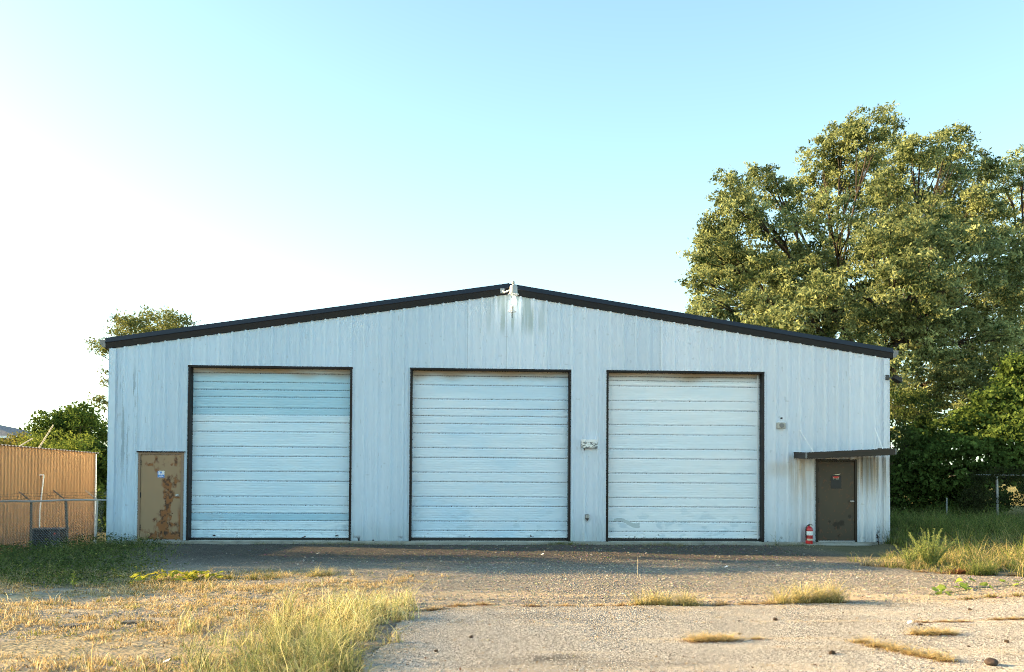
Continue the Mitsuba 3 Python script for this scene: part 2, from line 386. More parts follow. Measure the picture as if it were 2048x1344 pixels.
# side and rear walls, roof, slab
for s in (-1, 1):
    pts = []
    yy = np.arange(0.02, LEN, PITCH)
    for y in yy: pts += [(y, 0), (y + .02, .03), (y + .045, .03), (y + .065, 0)]
    pts = np.array([(0.0, 0)] + [p_ for p_ in pts if p_[0] < LEN] + [(LEN, 0)])
    v = np.vstack([np.c_[s * (W - .004 + pts[:, 1]), pts[:, 0], np.full(len(pts), 0.012)], np.c_[s * (W - .004 + pts[:, 1]), pts[:, 0], np.full(len(pts), EAVE + .02)]])
    n_ = len(pts); f_ = [q for i in range(n_ - 1) for q in ((i, i + 1, n_ + i + 1), (i, n_ + i + 1, n_ + i))]
    put('side_wall', trimesh.Trimesh(v, np.array(f_), process=False), 'paint_white', B)
rear = trimesh.Trimesh(np.array([(-W, LEN, 0), (W, LEN, 0), (W, LEN, EAVE), (0, LEN, PEAK), (-W, LEN, EAVE)]), np.array([(0, 1, 2), (0, 2, 4), (4, 2, 3)]), process=False)
put('rear_wall', rear, 'paint_white', B)
put('foundation', box(-W - .035, W + .035, -.045, LEN + .03, -.5, 0.006, .008), 'concrete', B)
slope = math.atan2(PEAK - EAVE, W)
def rake_pieces(s):
    """Dark rake trim along one roof slope: lower upright face and upper lip that leans back to the sky; runs from eave to peak."""
    ends = [(s * (W + .12), EAVE - (.12) * math.tan(slope)), (0.0, PEAK)]
    def run(profile):       # profile (y, dz) closed outline
        V = [];
        for (x, z) in ends: V += [(x, y, z + dz) for y, dz in profile]
        n = len(profile); f = []
        for i in range(n):
            j = (i + 1) % n
            f += [(i, j, n + j), (i, n + j, n + i)]
        for i in range(1, n - 1): f += [(0, i, i + 1), (n, n + i + 1, n + i)]
        m = trimesh.Trimesh(np.array(V), np.array(f), process=True); m.fix_normals(); return m
    lower = run([(-.020, 0.0), (-.052, .010), (-.062, .135), (.05, .135), (.05, 0.0)])
    upper = run([(-.067, .138), (-.074, .150), (-.045, .258), (.06, .262), (.06, .138)])
    return lower, upper
scene['lip_trim'] = P((0.014, 0.018, 0.028), 0.35, spec=0.4)  # blue of the reflected sky put into the lip colour
for s in (-1, 1):
    lo, upm = rake_pieces(s)
    put('rake_trim', lo, 'dark_trim', B); put('rake_lip', upm, 'lip_trim', B)
    # roof sheet with ribs
    xs = np.linspace(0, W + .13, 2)
    ys = []
    for y in np.arange(0.07, LEN + .05, PITCH): ys += [(y, 0), (y + .02, .03), (y + .045, .03), (y + .065, 0)]
    ys = np.array([q for q in ys if q[0] < LEN + .06])
    v = np.vstack([np.c_[np.full(len(ys), s * xx), ys[:, 0], PEAK + .215 - xx * math.tan(slope) + ys[:, 1]] for xx in xs])
    n_ = len(ys); f_ = [q for i in range(n_ - 1) for q in ((i, i + 1, n_ + i + 1), (i, n_ + i + 1, n_ + i))]
    put('roof', trimesh.Trimesh(v, np.array(f_), process=False), 'lip_trim', B)
    # eave gutter with end cap (ogee)
    g = [(0, 0), (.055, .0), (.085, .045), (.12, .075), (.125, .165), (.0, .165)]
    gm = trimesh.creation.extrude_polygon(__import__('shapely').geometry.Polygon(g), LEN + .02, engine='earcut')
    gx = gm.vertices.copy()
    gm.vertices = np.c_[s * (W + .115 + gx[:, 0]), gx[:, 2] - .055, EAVE + .02 + gx[:, 1]]
    gm.fix_normals()
    put('gutter', gm, 'brown_trim', B)
    cm = trimesh.creation.extrude_polygon(__import__('shapely').geometry.Polygon(g).buffer(.004), .006, engine='earcut'); gx = cm.vertices.copy()
    cm.vertices = np.c_[s * (W + .115 + gx[:, 0]), gx[:, 2] - .064, EAVE + .02 + gx[:, 1]]; cm.fix_normals()
    put('gutter_end_cap', cm, 'grey_cap', B)
put('ridge_cap', tube([(0, -.05, PEAK + .235), (0, LEN, PEAK + .235)], .03, 6), 'dark_trim', B)
# corner trims (butted to the wall, a little proud)
put('corner_trim', box(-W - .038, -W + .115, -.0445, -.0415, 0.012, EAVE - .005), 'paint_white', B)
put('corner_trim', box(W - .115, W + .038, -.0445, -.0415, 0.012, EAVE - .005), 'paint_white', B)
put('corner_trim', box(-W - .041, -W - .038, -.0445, .12, 0.012, EAVE - .005), 'paint_white', B)
put('corner_trim', box(W + .038, W + .041, -.0445, .12, 0.012, EAVE - .005), 'dark_trim', B)

def sec_profile(z0, z1):
    h = z1 - z0; n = max(1, round(h / .056)); p_ = [(.014, z0), (0.002, z0 + .004)]
    step = (h - .012) / n
    for i in range(n):
        a = z0 + .006 + i * step
        p_ += [(0.0, a + .1 * step), (-.007, a + .32 * step), (-.007, a + .68 * step), (0.0, a + .9 * step)]
    return p_ + [(0.002, z1 - .004), (.014, z1)]

doors = [(LD, [4.04, 3.913, 3.699, 3.524, 3.356, 3.101, 2.933, 2.762, 2.539, 2.185, 1.963, 1.609, 1.386, 1.028, .825, .632, .463, .241, .054], 'left roll-up door, its upper third bluer than the rest'),
         (MD, [4.04, 3.902, 3.684, 3.351, 3.125, 2.951, 2.768, 2.543, 2.193, 1.966, 1.618, 1.393, 1.042, .813, .464, .24, .068], 'middle roll-up door with the darkest seams'),
         (RD, [4.04, 3.935, 3.837, 3.711, 3.358, 3.134, 2.779, 2.546, 2.198, 1.97, 1.623, 1.395, 1.036, .821, .462, .235, .068], 'right roll-up door, the whitest, with a grey smear low on its left')]
for di, ((x0, x1), zs, text) in enumerate(doors):
    D = key_for(f'{B}__roll_up_door'); labels[D] = {'label': text}
    rr = random.Random(di)
    for i, (zt, zb) in enumerate(zip(zs[:-1], zs[1:])):
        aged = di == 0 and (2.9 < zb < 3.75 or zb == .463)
        gap = .0035 if not (di == 0 and i in (5, 6)) else .0015
        m = sheet(sec_profile(zb + gap, zt - gap), x0 + .030, x1 - .030)
        m.vertices[:, 1] += .150 + rr.uniform(-.003, .003)
        m.vertices[:, 2] += (m.vertices[:, 0] - x0) * rr.uniform(-.0006, .0006)
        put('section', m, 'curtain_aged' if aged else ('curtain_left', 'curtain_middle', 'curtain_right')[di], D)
    put('backing', box(x0 + .02, x1 - .02, .185, .19, .03, 4.05), 'black_plastic', D)
    put('bottom_seal', box(x0 + .045, x1 - .045, .142, .165, .008, zs[-1] - .002), 'black_plastic', D)
    put('jamb', box(x0, x0 + .046, -.042, .172, .008, OD_TOP - .040, .004), 'dark_trim', D)
    put('jamb', box(x1 - .046, x1, -.042, .172, .008, OD_TOP - .040, .004), 'dark_trim', D)
    put('header', box(x0 - .008, x1 + .008, -.047, .172, OD_TOP - .039, OD_TOP + .004, .004), 'dark_trim', D)
    for xx in (x0 + .095, x1 - .095):
        put('guide_track', box(xx - .012, xx + .012, .125, .138, .05, 4.0, .003), 'white_plain', D) if di == 2 and xx > x0 + 1 else None
    if di == 0:
        for xx in (-6.81, -3.98):
            put('pull_handle', box(xx - .035, xx + .035, .128, .143, .10, .125, .004), 'black_plastic', D)
    if di == 2:
        w = []
        for t in np.linspace(0, 1, 14):
            xx = 2.56 + .62 * t; zz = .50 - .10 * t + .045 * math.sin(t * 6.0); r_ = .028 + .035 * t
            w.append((xx, zz, r_))
        V, Fc = [], []
        for i, (xx, zz, r_) in enumerate(w):
            V += [(xx, .1408, zz + r_), (xx, .1408, zz - r_)]
            if i: Fc += [(2 * i - 2, 2 * i - 1, 2 * i + 1), (2 * i - 2, 2 * i + 1, 2 * i)]
        scene['grey_smear'] = P((0.46, 0.53, 0.56), 0.6)
        put('paint_smear', trimesh.Trimesh(np.array(V), np.array(Fc), process=False), 'grey_smear', D, text='pale grey paint smear')

# left personnel door, rusting
D = key_for(f'{B}__personnel_door'); labels[D] = {'label': 'tan steel door with a column of rust and a small blue sticker'}
x0, x1, zt = LM[0], LM[1], 2.036
put('frame', cat(box(x0, x0 + .05, -.028, .06, .012, zt - .05, .004), box(x1 - .055, x1, -.028, .06, .012, zt - .05, .004), box(x0, x1, -.0285, .06, zt - .049, zt - .002, .004)), 'tan_frame', D)
put('leaf', box(x0 + .056, x1 - .061, -.008, .035, .03, zt - .055, .003), 'rust_door', D)
put('drip_cap', box(x0 - .03, x1 + .03, -.062, .01, zt + .001, zt + .026, .004), 'dark_trim', D)
for zz in (1.80, 1.05, .31):
    put('hinge', tube([(x0 + .058, -.014, zz - .06), (x0 + .058, -.014, zz + .06)], .011, 8), 'black_plastic', D)
put('knob', lathe([(0, 0), (.030, 0), (.032, .006), (.012, .010), (.012, .032), (.026, .042), (.029, .055), (.022, .068), (0, .072)], (-7.605, -.008, 1.045), 'y', 16), 'steel', D)
put('threshold', box(x0 + .05, x1 - .055, -.03, .05, .008, .027, .003), 'galvanised', D)
st = put('sticker', box(-8.060, -7.905, -.0105, -.0085, 1.455, 1.610), 'white_plain', D, text='white and blue square sticker')
put('sticker_print', cat(box(-8.058, -7.907, -.0125, -.0108, 1.457, 1.520), box(-8.058, -8.045, -.0125, -.0108, 1.525, 1.608)), 'blue_print', D)
put('sticker_mark', cat(lathe([(0, 0), (.020, 0), (.020, .0018), (0, .0018)], (-7.985, -.0106, 1.567), 'y', 16), box(-8.035, -7.96, -.0125, -.0108, 1.585, 1.592)), 'blue_print', D)
put('sticker_line', cat(box(-8.04, -7.925, -.0145, -.0128, 1.478, 1.488), box(-8.03, -7.935, -.0145, -.0128, 1.496, 1.502)), 'white_plain', D)

# right personnel door, dark
D = key_for(f'{B}__personnel_door'); labels[D] = {'label': 'dark brown steel door under the awning'}
x0, x1, zt = RM[0], RM[1], 1.990
put('frame', cat(box(x0, x0 + .05, -.028, .06, .012, zt - .05, .004), box(x1 - .055, x1, -.028, .06, .012, zt - .05, .004), box(x0, x1, -.0285, .06, zt - .049, zt, .004)), 'brown_trim', D)
put('leaf', box(x0 + .056, x1 - .061, -.008, .035, .045, zt - .055, .003), 'dark_door', D)
put('threshold', box(x0 + .05, x1 - .055, -.04, .05, .007, .043, .004), 'steel', D)
for zz in (1.75, 1.0, .30):
    put('hinge', tube([(x0 + .058, -.014, zz - .06), (x0 + .058, -.014, zz + .06)], .011, 8), 'dark_trim', D)
put('handle', cat(tube([(8.275, -.008, .985), (8.275, -.05, .985)], .016, 10), box(8.20, 8.30, -.075, -.05, .968, 1.005, .010)), 'steel', D)
put('notice', box(7.755, 8.010, -.0135, -.0085, 1.285, 1.600, .001), 'black_plastic', D, text='black notice with a red and cream strip of print')
put('notice_print', box(7.800, 7.955, -.0158, -.0138, 1.535, 1.580), 'red_print', D)
marks = [box(7.800 + .008, 7.83, -.0178, -.016, 1.535, 1.553), box(7.925, 7.950, -.0178, -.016, 1.535, 1.553)]
for i in range(5): marks.append(box(7.812 + .030 * i, 7.828 + .030 * i, -.0178, -.016, 1.508 + .004 * (i % 2), 1.526))
put('notice_mark', cat(*marks), 'cream_print', D)
pv = np.array([(7.82, -.012, 1.612), (7.97, -.012, 1.618), (7.985, -.022, 1.640), (7.915, -.016, 1.634), (7.87, -.024, 1.630), (7.835, -.014, 1.622)])
put('torn_paper', trimesh.Trimesh(pv, np.array([(0, 1, 3), (1, 2, 3), (0, 3, 4), (0, 4, 5)]), process=False), 'cream_print', D)

# concrete aprons and dark step at the right door
put('door_step', box(7.05, 8.55, -.32, -.047, -.12, -.022, .01), 'concrete', B)

# ---------------------------------------------------------------- fittings on the facade
A = thing('door_awning', 'dark brown flat metal awning with gutter, hung on two rods over the right-hand door', 'awning')
def awn(x, t):          # top height along the awning, t = 0 wall .. 1 front
    return (2.125 + .052 * (x - 6.83)) * 1 + .03 * (1 - t)
x0, x1, yf = 6.845, 8.900, -.75
def slab(xa, xb, ya, yb, h, dz=0.0):
    V = [(x, y, awn(x, y / yf) - d + dz) for x in (xa, xb) for y in (ya, yb) for d in (0, h)]
    m = trimesh.convex.convex_hull(np.array(V)); return m
put('deck', slab(x0 + .02, x1 - .02, -.04, yf + .07, .05, -.06), 'brown_trim', A)
put('side_fascia', slab(x0, x0 + .018, -.036, yf + .078, .150), 'brown_trim', A)
put('side_fascia', slab(x1 - .018, x1, -.036, yf + .078, .150), 'brown_trim', A)
put('front_gutter', slab(x0 - .005, x1 + .005, yf + .076, yf, .150), 'brown_trim', A)
put('end_cap', slab(x0 - .012, x0 - .0055, yf + .07, yf - .004, .13, -.006), 'grey_cap', A)
put('end_cap', slab(x1 + .0055, x1 + .03, yf + .07, yf - .004, .13, -.006), 'grey_cap', A)
for xa, za, xb in ((6.985, 2.69, 7.02), (8.82, 2.745, 8.64)):
    put('hanger_rod', tube([(xa, -.03, za), (xb, yf + .05, awn(xb, 1) - .01)], .011, 8), 'white_plain', A)

L = thing('gable_lamp', 'grey yard lamp with a glowing bare bulb at the peak of the gable', 'lamp')
lx, ly = .115, -.34
put('housing', lathe([(0, .17), (.022, .17), (.024, .14), (.028, .13), (.075, .12), (.088, .10), (.092, .0), (.098, -.06), (.122, -.075), (.122, -.085), (.085, -.085), (.06, -.05), (0, -.05)], (lx, ly, 5.83), 'z', 24), 'galvanised', L, smooth=40)
put('photocell', lathe([(0, 0), (.035, 0), (.035, .05), (.02, .065), (0, .065)], (lx - .01, ly, 5.99), 'z', 16), 'beige_plain', L)
put('bracket', cat(tube([(lx - .25, -.07, 5.90), (lx - .2, -.18, 5.83), (lx - .1, -.28, 5.85), (lx, ly, 5.86)], .022, 8), box(lx - .30, lx - .20, -.082, -.072, 5.83, 5.95, .005)), 'galvanised', L)
put('socket', lathe([(0, 0), (.035, 0), (.035, .09), (0, .09)], (lx, ly, 5.70), 'z', 16), 'white_plain', L)
bulb = lathe([(0, -.11), (.030, -.105), (.055, -.08), (.064, -.045), (.060, -.01), (.042, .03), (.030, .07), (.028, .10), (0, .10)], (lx + .005, ly, 5.62), 'z', 24)
bulb.fix_normals()
put('bulb', bulb, 'white_plain', L, emitter={'type': 'area', 'radiance': {'type': 'rgb', 'value': [1.7, 1.65, 1.4]}})
put('glass_stem', lathe([(0, 0), (.012, 0), (.016, .08), (.03, .12), (.018, .16), (0, .165)], (lx - .03, ly, 5.33), 'z', 12), 'galvanised', L)
put('spike', lathe([(0, 0), (.012, .005), (.008, .08), (.014, .13), (0, .135)], (lx - .03, ly, 5.20), 'z', 10), 'dark_grey', L)
rim = []
for a in np.linspace(0, 2 * math.pi, 13): rim.append((lx - .03 + .085 * math.cos(a), ly + .085 * math.sin(a), 5.345))
put('broken_rim', tube(rim, .006, 6), 'galvanised', L)

E_ = thing('meter_box', 'small battered metal box wrapped in torn silver foil between the middle and right doors', 'electrical box')
put('body', box(1.745, 2.125, -.115, -.032, 2.205, 2.405, .012), 'foil', E_)
put('lid', box(1.735, 2.135, -.125, -.1155, 2.345, 2.412, .006), 'white_plain', E_)
put('conduit', tube([(1.815, -.07, 2.202), (1.815, -.07, 2.150)], .016, 8), 'black_plastic', E_)
for i, (a, b_) in enumerate(((1.80, 2.37), (1.93, 2.33), (2.05, 2.36), (2.08, 2.25))):
    v = np.array([(a, -.117, b_), (a + .05, -.128, b_ + .008), (a + .04, -.134, b_ - .035), (a - .008, -.120, b_ - .03)])
    put('foil_flap', trimesh.Trimesh(v, np.array([(0, 1, 2), (0, 2, 3)]), process=False), 'foil', E_)

O_ = thing('outlet_box', 'small weathered grey outlet box low on the wall between the middle and right doors', 'outlet box')
put('body', box(1.845, 1.940, -.085, -.003, .535, .650, .008), 'dark_grey', O_)
put('cover', cat(box(1.848, 1.890, -.093, -.0855, .560, .645, .004), box(1.895, 1.937, -.093, -.0855, .560, .645, .004)), 'galvanised', O_)
put('conduit', tube([(1.895, -.045, .537), (1.895, -.045, .49)], .018, 8), 'rusty_post', O_)

S_ = thing('door_chime', 'small square beige bell box on the wall between the right roll-up door and the awning', 'bell')
put('body', box(6.43, 6.615, -.085, -.002, 2.705, 2.855, .012), 'beige_plain', S_)
put('grille', lathe([(0, 0), (.052, 0), (.058, .006), (.04, .010), (0, .008)], (6.532, -.085, 2.782), 'y', 20), 'grey_cap', S_)
put('mount_plate', box(6.385, 6.66, -.006, -.0048, 2.715, 2.845), 'galvanised', S_)
N_ = thing('wall_stud', 'small dark round stud on the wall just above the beige bell box', 'stud')
put('stud', lathe([(0, 0), (.024, 0), (.022, .02), (.010, .03), (0, .03)], (6.555, -.002, 2.962), 'y', 14), 'black_plastic', N_)

F_ = thing('corner_floodlight', 'dark floodlight sticking out from the upper right corner of the building', 'floodlight')
put('mount', box(9.075, 9.150, -.085, -.037, 3.90, 4.02, .006), 'dark_grey', F_)
put('arm', tube([(9.14, -.06, 3.95), (9.24, -.06, 3.94), (9.27, -.08, 3.93)], .018, 8), 'dark_grey', F_)
hd = trimesh.convex.convex_hull(np.array([(x, y, z) for x, y, z in [(-.07, -.06, .05), (.09, -.06, .05), (-.07, .06, .05), (.09, .06, .05), (-.09, -.09, -.06), (.13, -.09, -.06), (-.09, .09, -.06), (.13, .09, -.06)]]))
hd.apply_transform(trimesh.transformations.rotation_matrix(.5, [0, 1, 0])); hd.apply_translation((9.33, -.08, 3.94))
put('head', hd, 'brown_trim', F_)

X_ = thing('fire_extinguisher', 'red fire extinguisher with white label standing on the ground beside the dark door', 'fire extinguisher')
ex, ey, ez = 7.168, -.14, -.022
put('cylinder', lathe([(0, 0), (.074, 0), (.080, .012), (.080, .33), (.072, .37), (.048, .40), (.028, .412), (.026, .425), (0, .425)], (ex, ey, ez), 'z', 28), 'red_paint', X_, smooth=40)
lab = lathe([(.0806, .205), (.0812, .207), (.0812, .303), (.0806, .305)], (ex, ey, ez), 'z', 28)
keep = lab.triangles_center[:, 1] < ey - .012
put('label_plate', trimesh.Trimesh(lab.vertices, lab.faces[keep], process=False), 'white_plain', X_)
lab = lathe([(.0806, .085), (.0812, .087), (.0812, .122), (.0806, .124)], (ex, ey, ez), 'z', 28)
keep = lab.triangles_center[:, 1] < ey - .04
put('label_plate', trimesh.Trimesh(lab.vertices, lab.faces[keep], process=False), 'cream_print', X_)
put('valve', cat(lathe([(0, 0), (.022, 0), (.022, .03), (0, .03)], (ex, ey, ez + .42), 'z', 12), box(ex - .02, ex + .075, ey - .012, ey + .012, ez + .455, ez + .468, .004), box(ex - .02, ex + .085, ey - .012, ey + .012, ez + .437, ez + .446, .004)), 'black_plastic', X_)
put('gauge', lathe([(0, 0), (.017, 0), (.017, .01), (0, .012)], (ex + .02, ey - .022, ez + .437), 'y', 12), 'cream_print', X_)
put('hose', tube([(ex - .02, ey - .01, ez + .435), (ex - .075, ey - .02, ez + .42), (ex - .098, ey - .03, ez + .36), (ex - .096, ey - .03, ez + .25), (ex - .092, ey - .03, ez + .14), (ex - .090, ey - .03, ez + .10)], [.011, .011, .011, .011, .011, .014], 8), 'black_plastic', X_)
put('strap', lathe([(.0802, .160), (.0818, .161), (.0818, .171), (.0802, .172)], (ex, ey, ez), 'z', 28), 'black_plastic', X_)

# ================================================================ left: corrugated shed, fence, condenser
Sh = thing('tan_shed', 'low tan corrugated metal shed at the left edge behind the wire fence', 'shed')
p0 = np.array([-11.0, 2.9]); dirw = np.array([-0.338, -0.941])            # right wall runs from the back corner toward the viewer
nrm = np.array([0.941, -0.338])
CP = 0.086
def corr_wall(length, z0a, z0b, za, zb, start, d, n_):
    k = int(length / CP * 8); s = np.linspace(0, length, k + 1)
    off = 0.015 * np.cos(s / CP * 2 * math.pi)
    xy = start + s[:, None] * d + off[:, None] * n_
    t = s / length
    v = np.vstack([np.c_[xy, z0a + (z0b - z0a) * t], np.c_[xy, za + (zb - za) * t]]); n = len(s)
    f = [q for i in range(n - 1) for q in ((i, i + 1, n + i + 1), (i, n + i + 1, n + i))]
    return trimesh.Trimesh(v, np.array(f), process=False)
def shed_top(s): return 2.06 + .046 * s
put('wall', corr_wall(8.5, -.6, -.2, shed_top(0), shed_top(8.5), p0, dirw, nrm), 'shed_paint', Sh, smooth=True)
pb = p0 + 8.5 * dirw
put('front_wall', corr_wall(4.5, -.2, -.2, shed_top(8.5), shed_top(8.5), pb, -nrm, dirw), 'shed_paint', Sh, smooth=True)
put('rear_wall', corr_wall(4.5, -.6, -.6, shed_top(0), shed_top(0), p0, -nrm, -dirw), 'shed_paint', Sh, smooth=True)
# corrugated roof sheets with wavy edge proud of the wall
k = int(8.7 / CP * 8); s = np.linspace(-.1, 8.6, k + 1)
rows = []
for w_ in (.06, -4.6):
    xy = p0 + s[:, None] * dirw + w_ * nrm
    rows.append(np.c_[xy, shed_top(s) + .014 + 0.015 * np.cos(s / CP * 2 * math.pi) + (0 if w_ > 0 else .12)])
v = np.vstack(rows); n = len(s)
scene['old_tin'] = P((0.25, 0.25, 0.26), 0.5, metal=0.4)
put('roof', trimesh.Trimesh(v, np.array([q for i in range(n - 1) for q in ((i, i + 1, n + i + 1), (i, n + i + 1, n + i))]), process=False), 'old_tin', Sh, smooth=True)
cpt = p0 + .03 * nrm
put('corner_trim', cat(box(cpt[0] - .01, cpt[0] + .02, cpt[1] - .02, cpt[1] + .02, -.6, shed_top(0) - .02, .005)), 'white_plain', Sh)
def sw(s_, out=0.0): q = p0 + s_ * dirw + out * nrm; return q
qa, qb = sw(1.62, .035), sw(1.55, .06)
put('vent_pipe', tube([(qb[0] - .12, qb[1] - .05, 1.485), (qb[0], qb[1], 1.485), (qb[0], qb[1], 1.44), (qa[0], qa[1], .6), (qa[0], qa[1], -.2)], .014, 8), 'white_plain', Sh, text='thin white pipe up the shed wall with a bent top')
for kk, (a0, a1) in enumerate((((-12.80, 2.45, 2.16), (-12.37, 2.43, 2.43)), ((-12.23, 2.43, 2.12), (-11.82, 2.40, 2.79)))):
    pk = thing('propped_pole', ['flatter of two pale poles sticking up behind the tan shed roof', 'steeper of two pale poles sticking up behind the tan shed roof'][kk], 'pole')
    d_ = np.array(a1) - np.array(a0)
    put('shaft', tube([np.array(a0) - d_ * .2, a0, a1], [.024, .022, .015], 8), 'pale_wood', pk)

Fe = thing('chain_link_fence', 'chain-link fence with leaning barbed-wire arms in front of the tan shed', 'fence')
posts = [(-9.21, -.42, 'galvanised', -.03), (-9.90, -.43, 'rusty_post', .08), (-10.66, -.41, 'rusty_post', .0), (-11.42, -.40, 'rusty_post', .02), (-12.2, -.42, 'rusty_post', 0)]
rail = [(-9.17, -.10, .935), (-9.21, -.42, .95), (-9.90, -.45, .945), (-10.25, -.44, .925), (-10.66, -.43, .910), (-11.0, -.42, .915), (-11.42, -.41, .905), (-12.2, -.42, .92)]
put('top_rail', tube(rail, .021, 8), 'galvanised', Fe)
for i, (px_, py_, mt, lean) in enumerate(posts):
    zt = float(np.interp(-px_, [-r[0] for r in rail], [r[2] for r in rail]))
    ps = put('post', tube([(px_ + lean, py_ + .025, float(ground_z(px_, py_)) - .15), (px_, py_ + .025, zt + .02)], .026 if i else .021, 10), mt, Fe)
    put('barb_arm', tube([(px_, py_ + .02, zt), (px_ - .235, py_ - .04, zt + .215)], .014 if i else .009, 6), mt, Fe)
for h in (.05, .11, .17):
    pts = []
    for (px_, py_, mt, lean) in posts:
        zt = float(np.interp(-px_, [-r[0] for r in rail], [r[2] for r in rail]))
        pts.append((px_ - h, py_ - .01, zt + h + .01))
    pts = [(-9.15, -.12, .95 + h)] + pts
    dens = np.array(pts); tt = np.linspace(0, len(dens) - 1, 60)
    xs_ = np.c_[[np.interp(tt, np.arange(len(dens)), dens[:, c]) for c in range(3)]].T
    xs_[:, 2] -= .02 * np.abs(np.sin(tt * math.pi))
    put('barbed_wire', tube(xs_, .0035, 4), 'rusty_post', Fe)
def chain_link(path, z0, ztop, pitch=.055, r=.0013):
    """Diamond netting: two families of zigzag wires hung along the path."""
    path = np.array(path); seg = np.r_[0, np.cumsum(np.linalg.norm(np.diff(path[:, :2], axis=0), axis=1))]
    total = seg[-1]; V, Fc = [], []
    def P3(s_, h):
        zt = np.interp(s_, seg, path[:, 2])
        return np.c_[np.interp(s_, seg, path[:, 0]), np.interp(s_, seg, path[:, 1]), z0(s_) + (zt - z0(s_)) * h]
    base = 0
    for fam in (-1, 1):
        for s0 in np.arange(-1.4, total + 1.4, pitch):
            h = np.linspace(0, 1, 9); s_ = s0 + fam * h * .95
            ok = (s_ >= 0) & (s_ <= total)
            if ok.sum() < 2: continue
            q = P3(s_[ok], h[ok]); q[:, 1] += fam * .002
            n = len(q)
            for ang in range(3):
                a = ang * 2 * math.pi / 3
                V.append(q + [r * math.cos(a), r * math.sin(a) * .7, r * math.sin(a)])
            for i in range(n - 1):
                for ang in range(3):
                    b_ = (ang + 1) % 3
                    Fc += [(base + ang * n + i, base + b_ * n + i, base + b_ * n + i + 1), (base + ang * n + i, base + b_ * n + i + 1, base + ang * n + i + 1)]
            base += 3 * n
    return trimesh.Trimesh(np.vstack(V), np.array(Fc), process=False)
put('netting', chain_link([(-9.18, -.12, .93)] + rail[1:], lambda s_: -.02 - .25 * np.clip((np.asarray(s_) - .6) / 1.2, 0, 1), 0), 'galvanised', Fe)

AC = thing('condenser_unit', 'dark outdoor air-conditioning condenser half hidden in weeds between fence and tan shed', 'air conditioner')
ax0, ax1, ay0, ay1, az1 = -10.91, -10.285, .05, .45, .265
put('cabinet', box(ax0 + .03, ax1 - .03, ay0 + .03, ay1 - .03, -.48, az1 - .045), 'black_plastic', AC)
put('top_cover', box(ax0, ax1, ay0, ay1, az1 - .04, az1, .012), 'dark_grey', AC)
for x_, y_ in ((ax0, ay0), (ax1 - .04, ay0), (ax0 + .40, ay0)):
    put('corner_post', box(x_, x_ + .04, y_, y_ + .04, -.48, az1 - .042, .006), 'dark_grey', AC)
for i in range(12):
    zz = -.42 + i * .054
    put('louvre', trimesh.convex.convex_hull(np.array([(x_, ay0 + dy, zz + dz) for x_ in (ax0 + .045, ax0 + .395) for dy, dz in ((.012, 0), (.026, .012), (.028, .0))])), 'dark_grey', AC)
put('service_panel', box(ax0 + .445, ax1 - .035, ay0 + .012, ay0 + .026, -.46, az1 - .05, .004), 'dark_grey', AC)
put('badge', lathe([(0, 0), (.022, 0), (.022, .006), (0, .008)], (ax1 - .11, ay0 + .012, .15), 'y', 14), 'red_print', AC)

H = thing('grey_roof_house', 'distant house with blue-grey roof behind bushes at the far left', 'house')
hx, hy = -41.6, 44.5
put('wall', box(hx - 9, hx + 1.6, hy, hy + 8, -.3, 4.25), 'house_wall', H)
put('roof', trimesh.convex.convex_hull(np.array([(hx - 9.5, hy - .5, 4.26), (hx + 2.9, hy - .5, 4.26), (hx - 9.5, hy + 8.5, 4.26), (hx + 2.9, hy + 8.5, 4.26), (hx - 9.5, hy + 4, 5.85), (hx - 3.5, hy + 4, 5.85)])), 'slate_roof', H)
put('fascia', box(hx - 9.5, hx + 2.9, hy - .54, hy - .505, 4.10, 4.30), 'white_plain', H)

# right: wire fence
Fr = thing('garden_fence', 'galvanised pipe fence overgrown with vines in the shade at the right edge', 'fence')
put('top_rail', tube([(14.3, 4.37, 1.63), (15.05, 4.36, 1.635), (16.5, 4.30, 1.62), (18.5, 4.2, 1.62)], .024, 8), 'galvanised', Fr)
for x_ in (15.05, 17.6):
    put('post', tube([(x_ + .02, 4.40, .0), (x_, 4.40, 1.66)], .035, 10), 'galvanised', Fr)
put('netting', chain_link([(14.3, 4.38, 1.62), (15.05, 4.37, 1.62), (18.5, 4.22, 1.6)], lambda s_: .15 + 0 * np.asarray(s_), 0, .07, .0014), 'rusty_post', Fr)
Pp = thing('short_post', 'thin grey stake standing alone in the shaded grass right of the building', 'post')
put('stake', tube([(13.5, 4.42, 0.0), (13.5, 4.42, .93)], .022, 8), 'galvanised', Pp)

# ================================================================ ground, asphalt, gravel
def axis(lo, hi, step, far, grow=1.18):
    a = list(np.arange(lo, hi + 1e-6, step)); d = step
    while a[-1] < far: d *= grow; a.append(a[-1] + d)
    b = []; d = step; q = lo
    while q > -far: d *= grow; q -= d; b.append(q)
    return np.array(b[::-1] + a)
gx_, gy_ = axis(-10.6, 11.0, .065, 420), axis(-11.8, 1.2, .065, 420)
GX, GY = np.meshgrid(gx_, gy_, indexing='ij')
GZ = ground_z(GX, GY)
nx_, ny_ = GX.shape
I = np.arange(nx_ * ny_).reshape(nx_, ny_)
Fg = np.vstack([np.c_[I[:-1, :-1].ravel(), I[1:, :-1].ravel(), I[1:, 1:].ravel()], np.c_[I[:-1, :-1].ravel(), I[1:, 1:].ravel(), I[:-1, 1:].ravel()]])
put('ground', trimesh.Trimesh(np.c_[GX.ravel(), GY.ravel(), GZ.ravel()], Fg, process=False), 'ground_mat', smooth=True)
label('ground', 'gravel and dry dirt yard in front of the metal building', kind='structure')

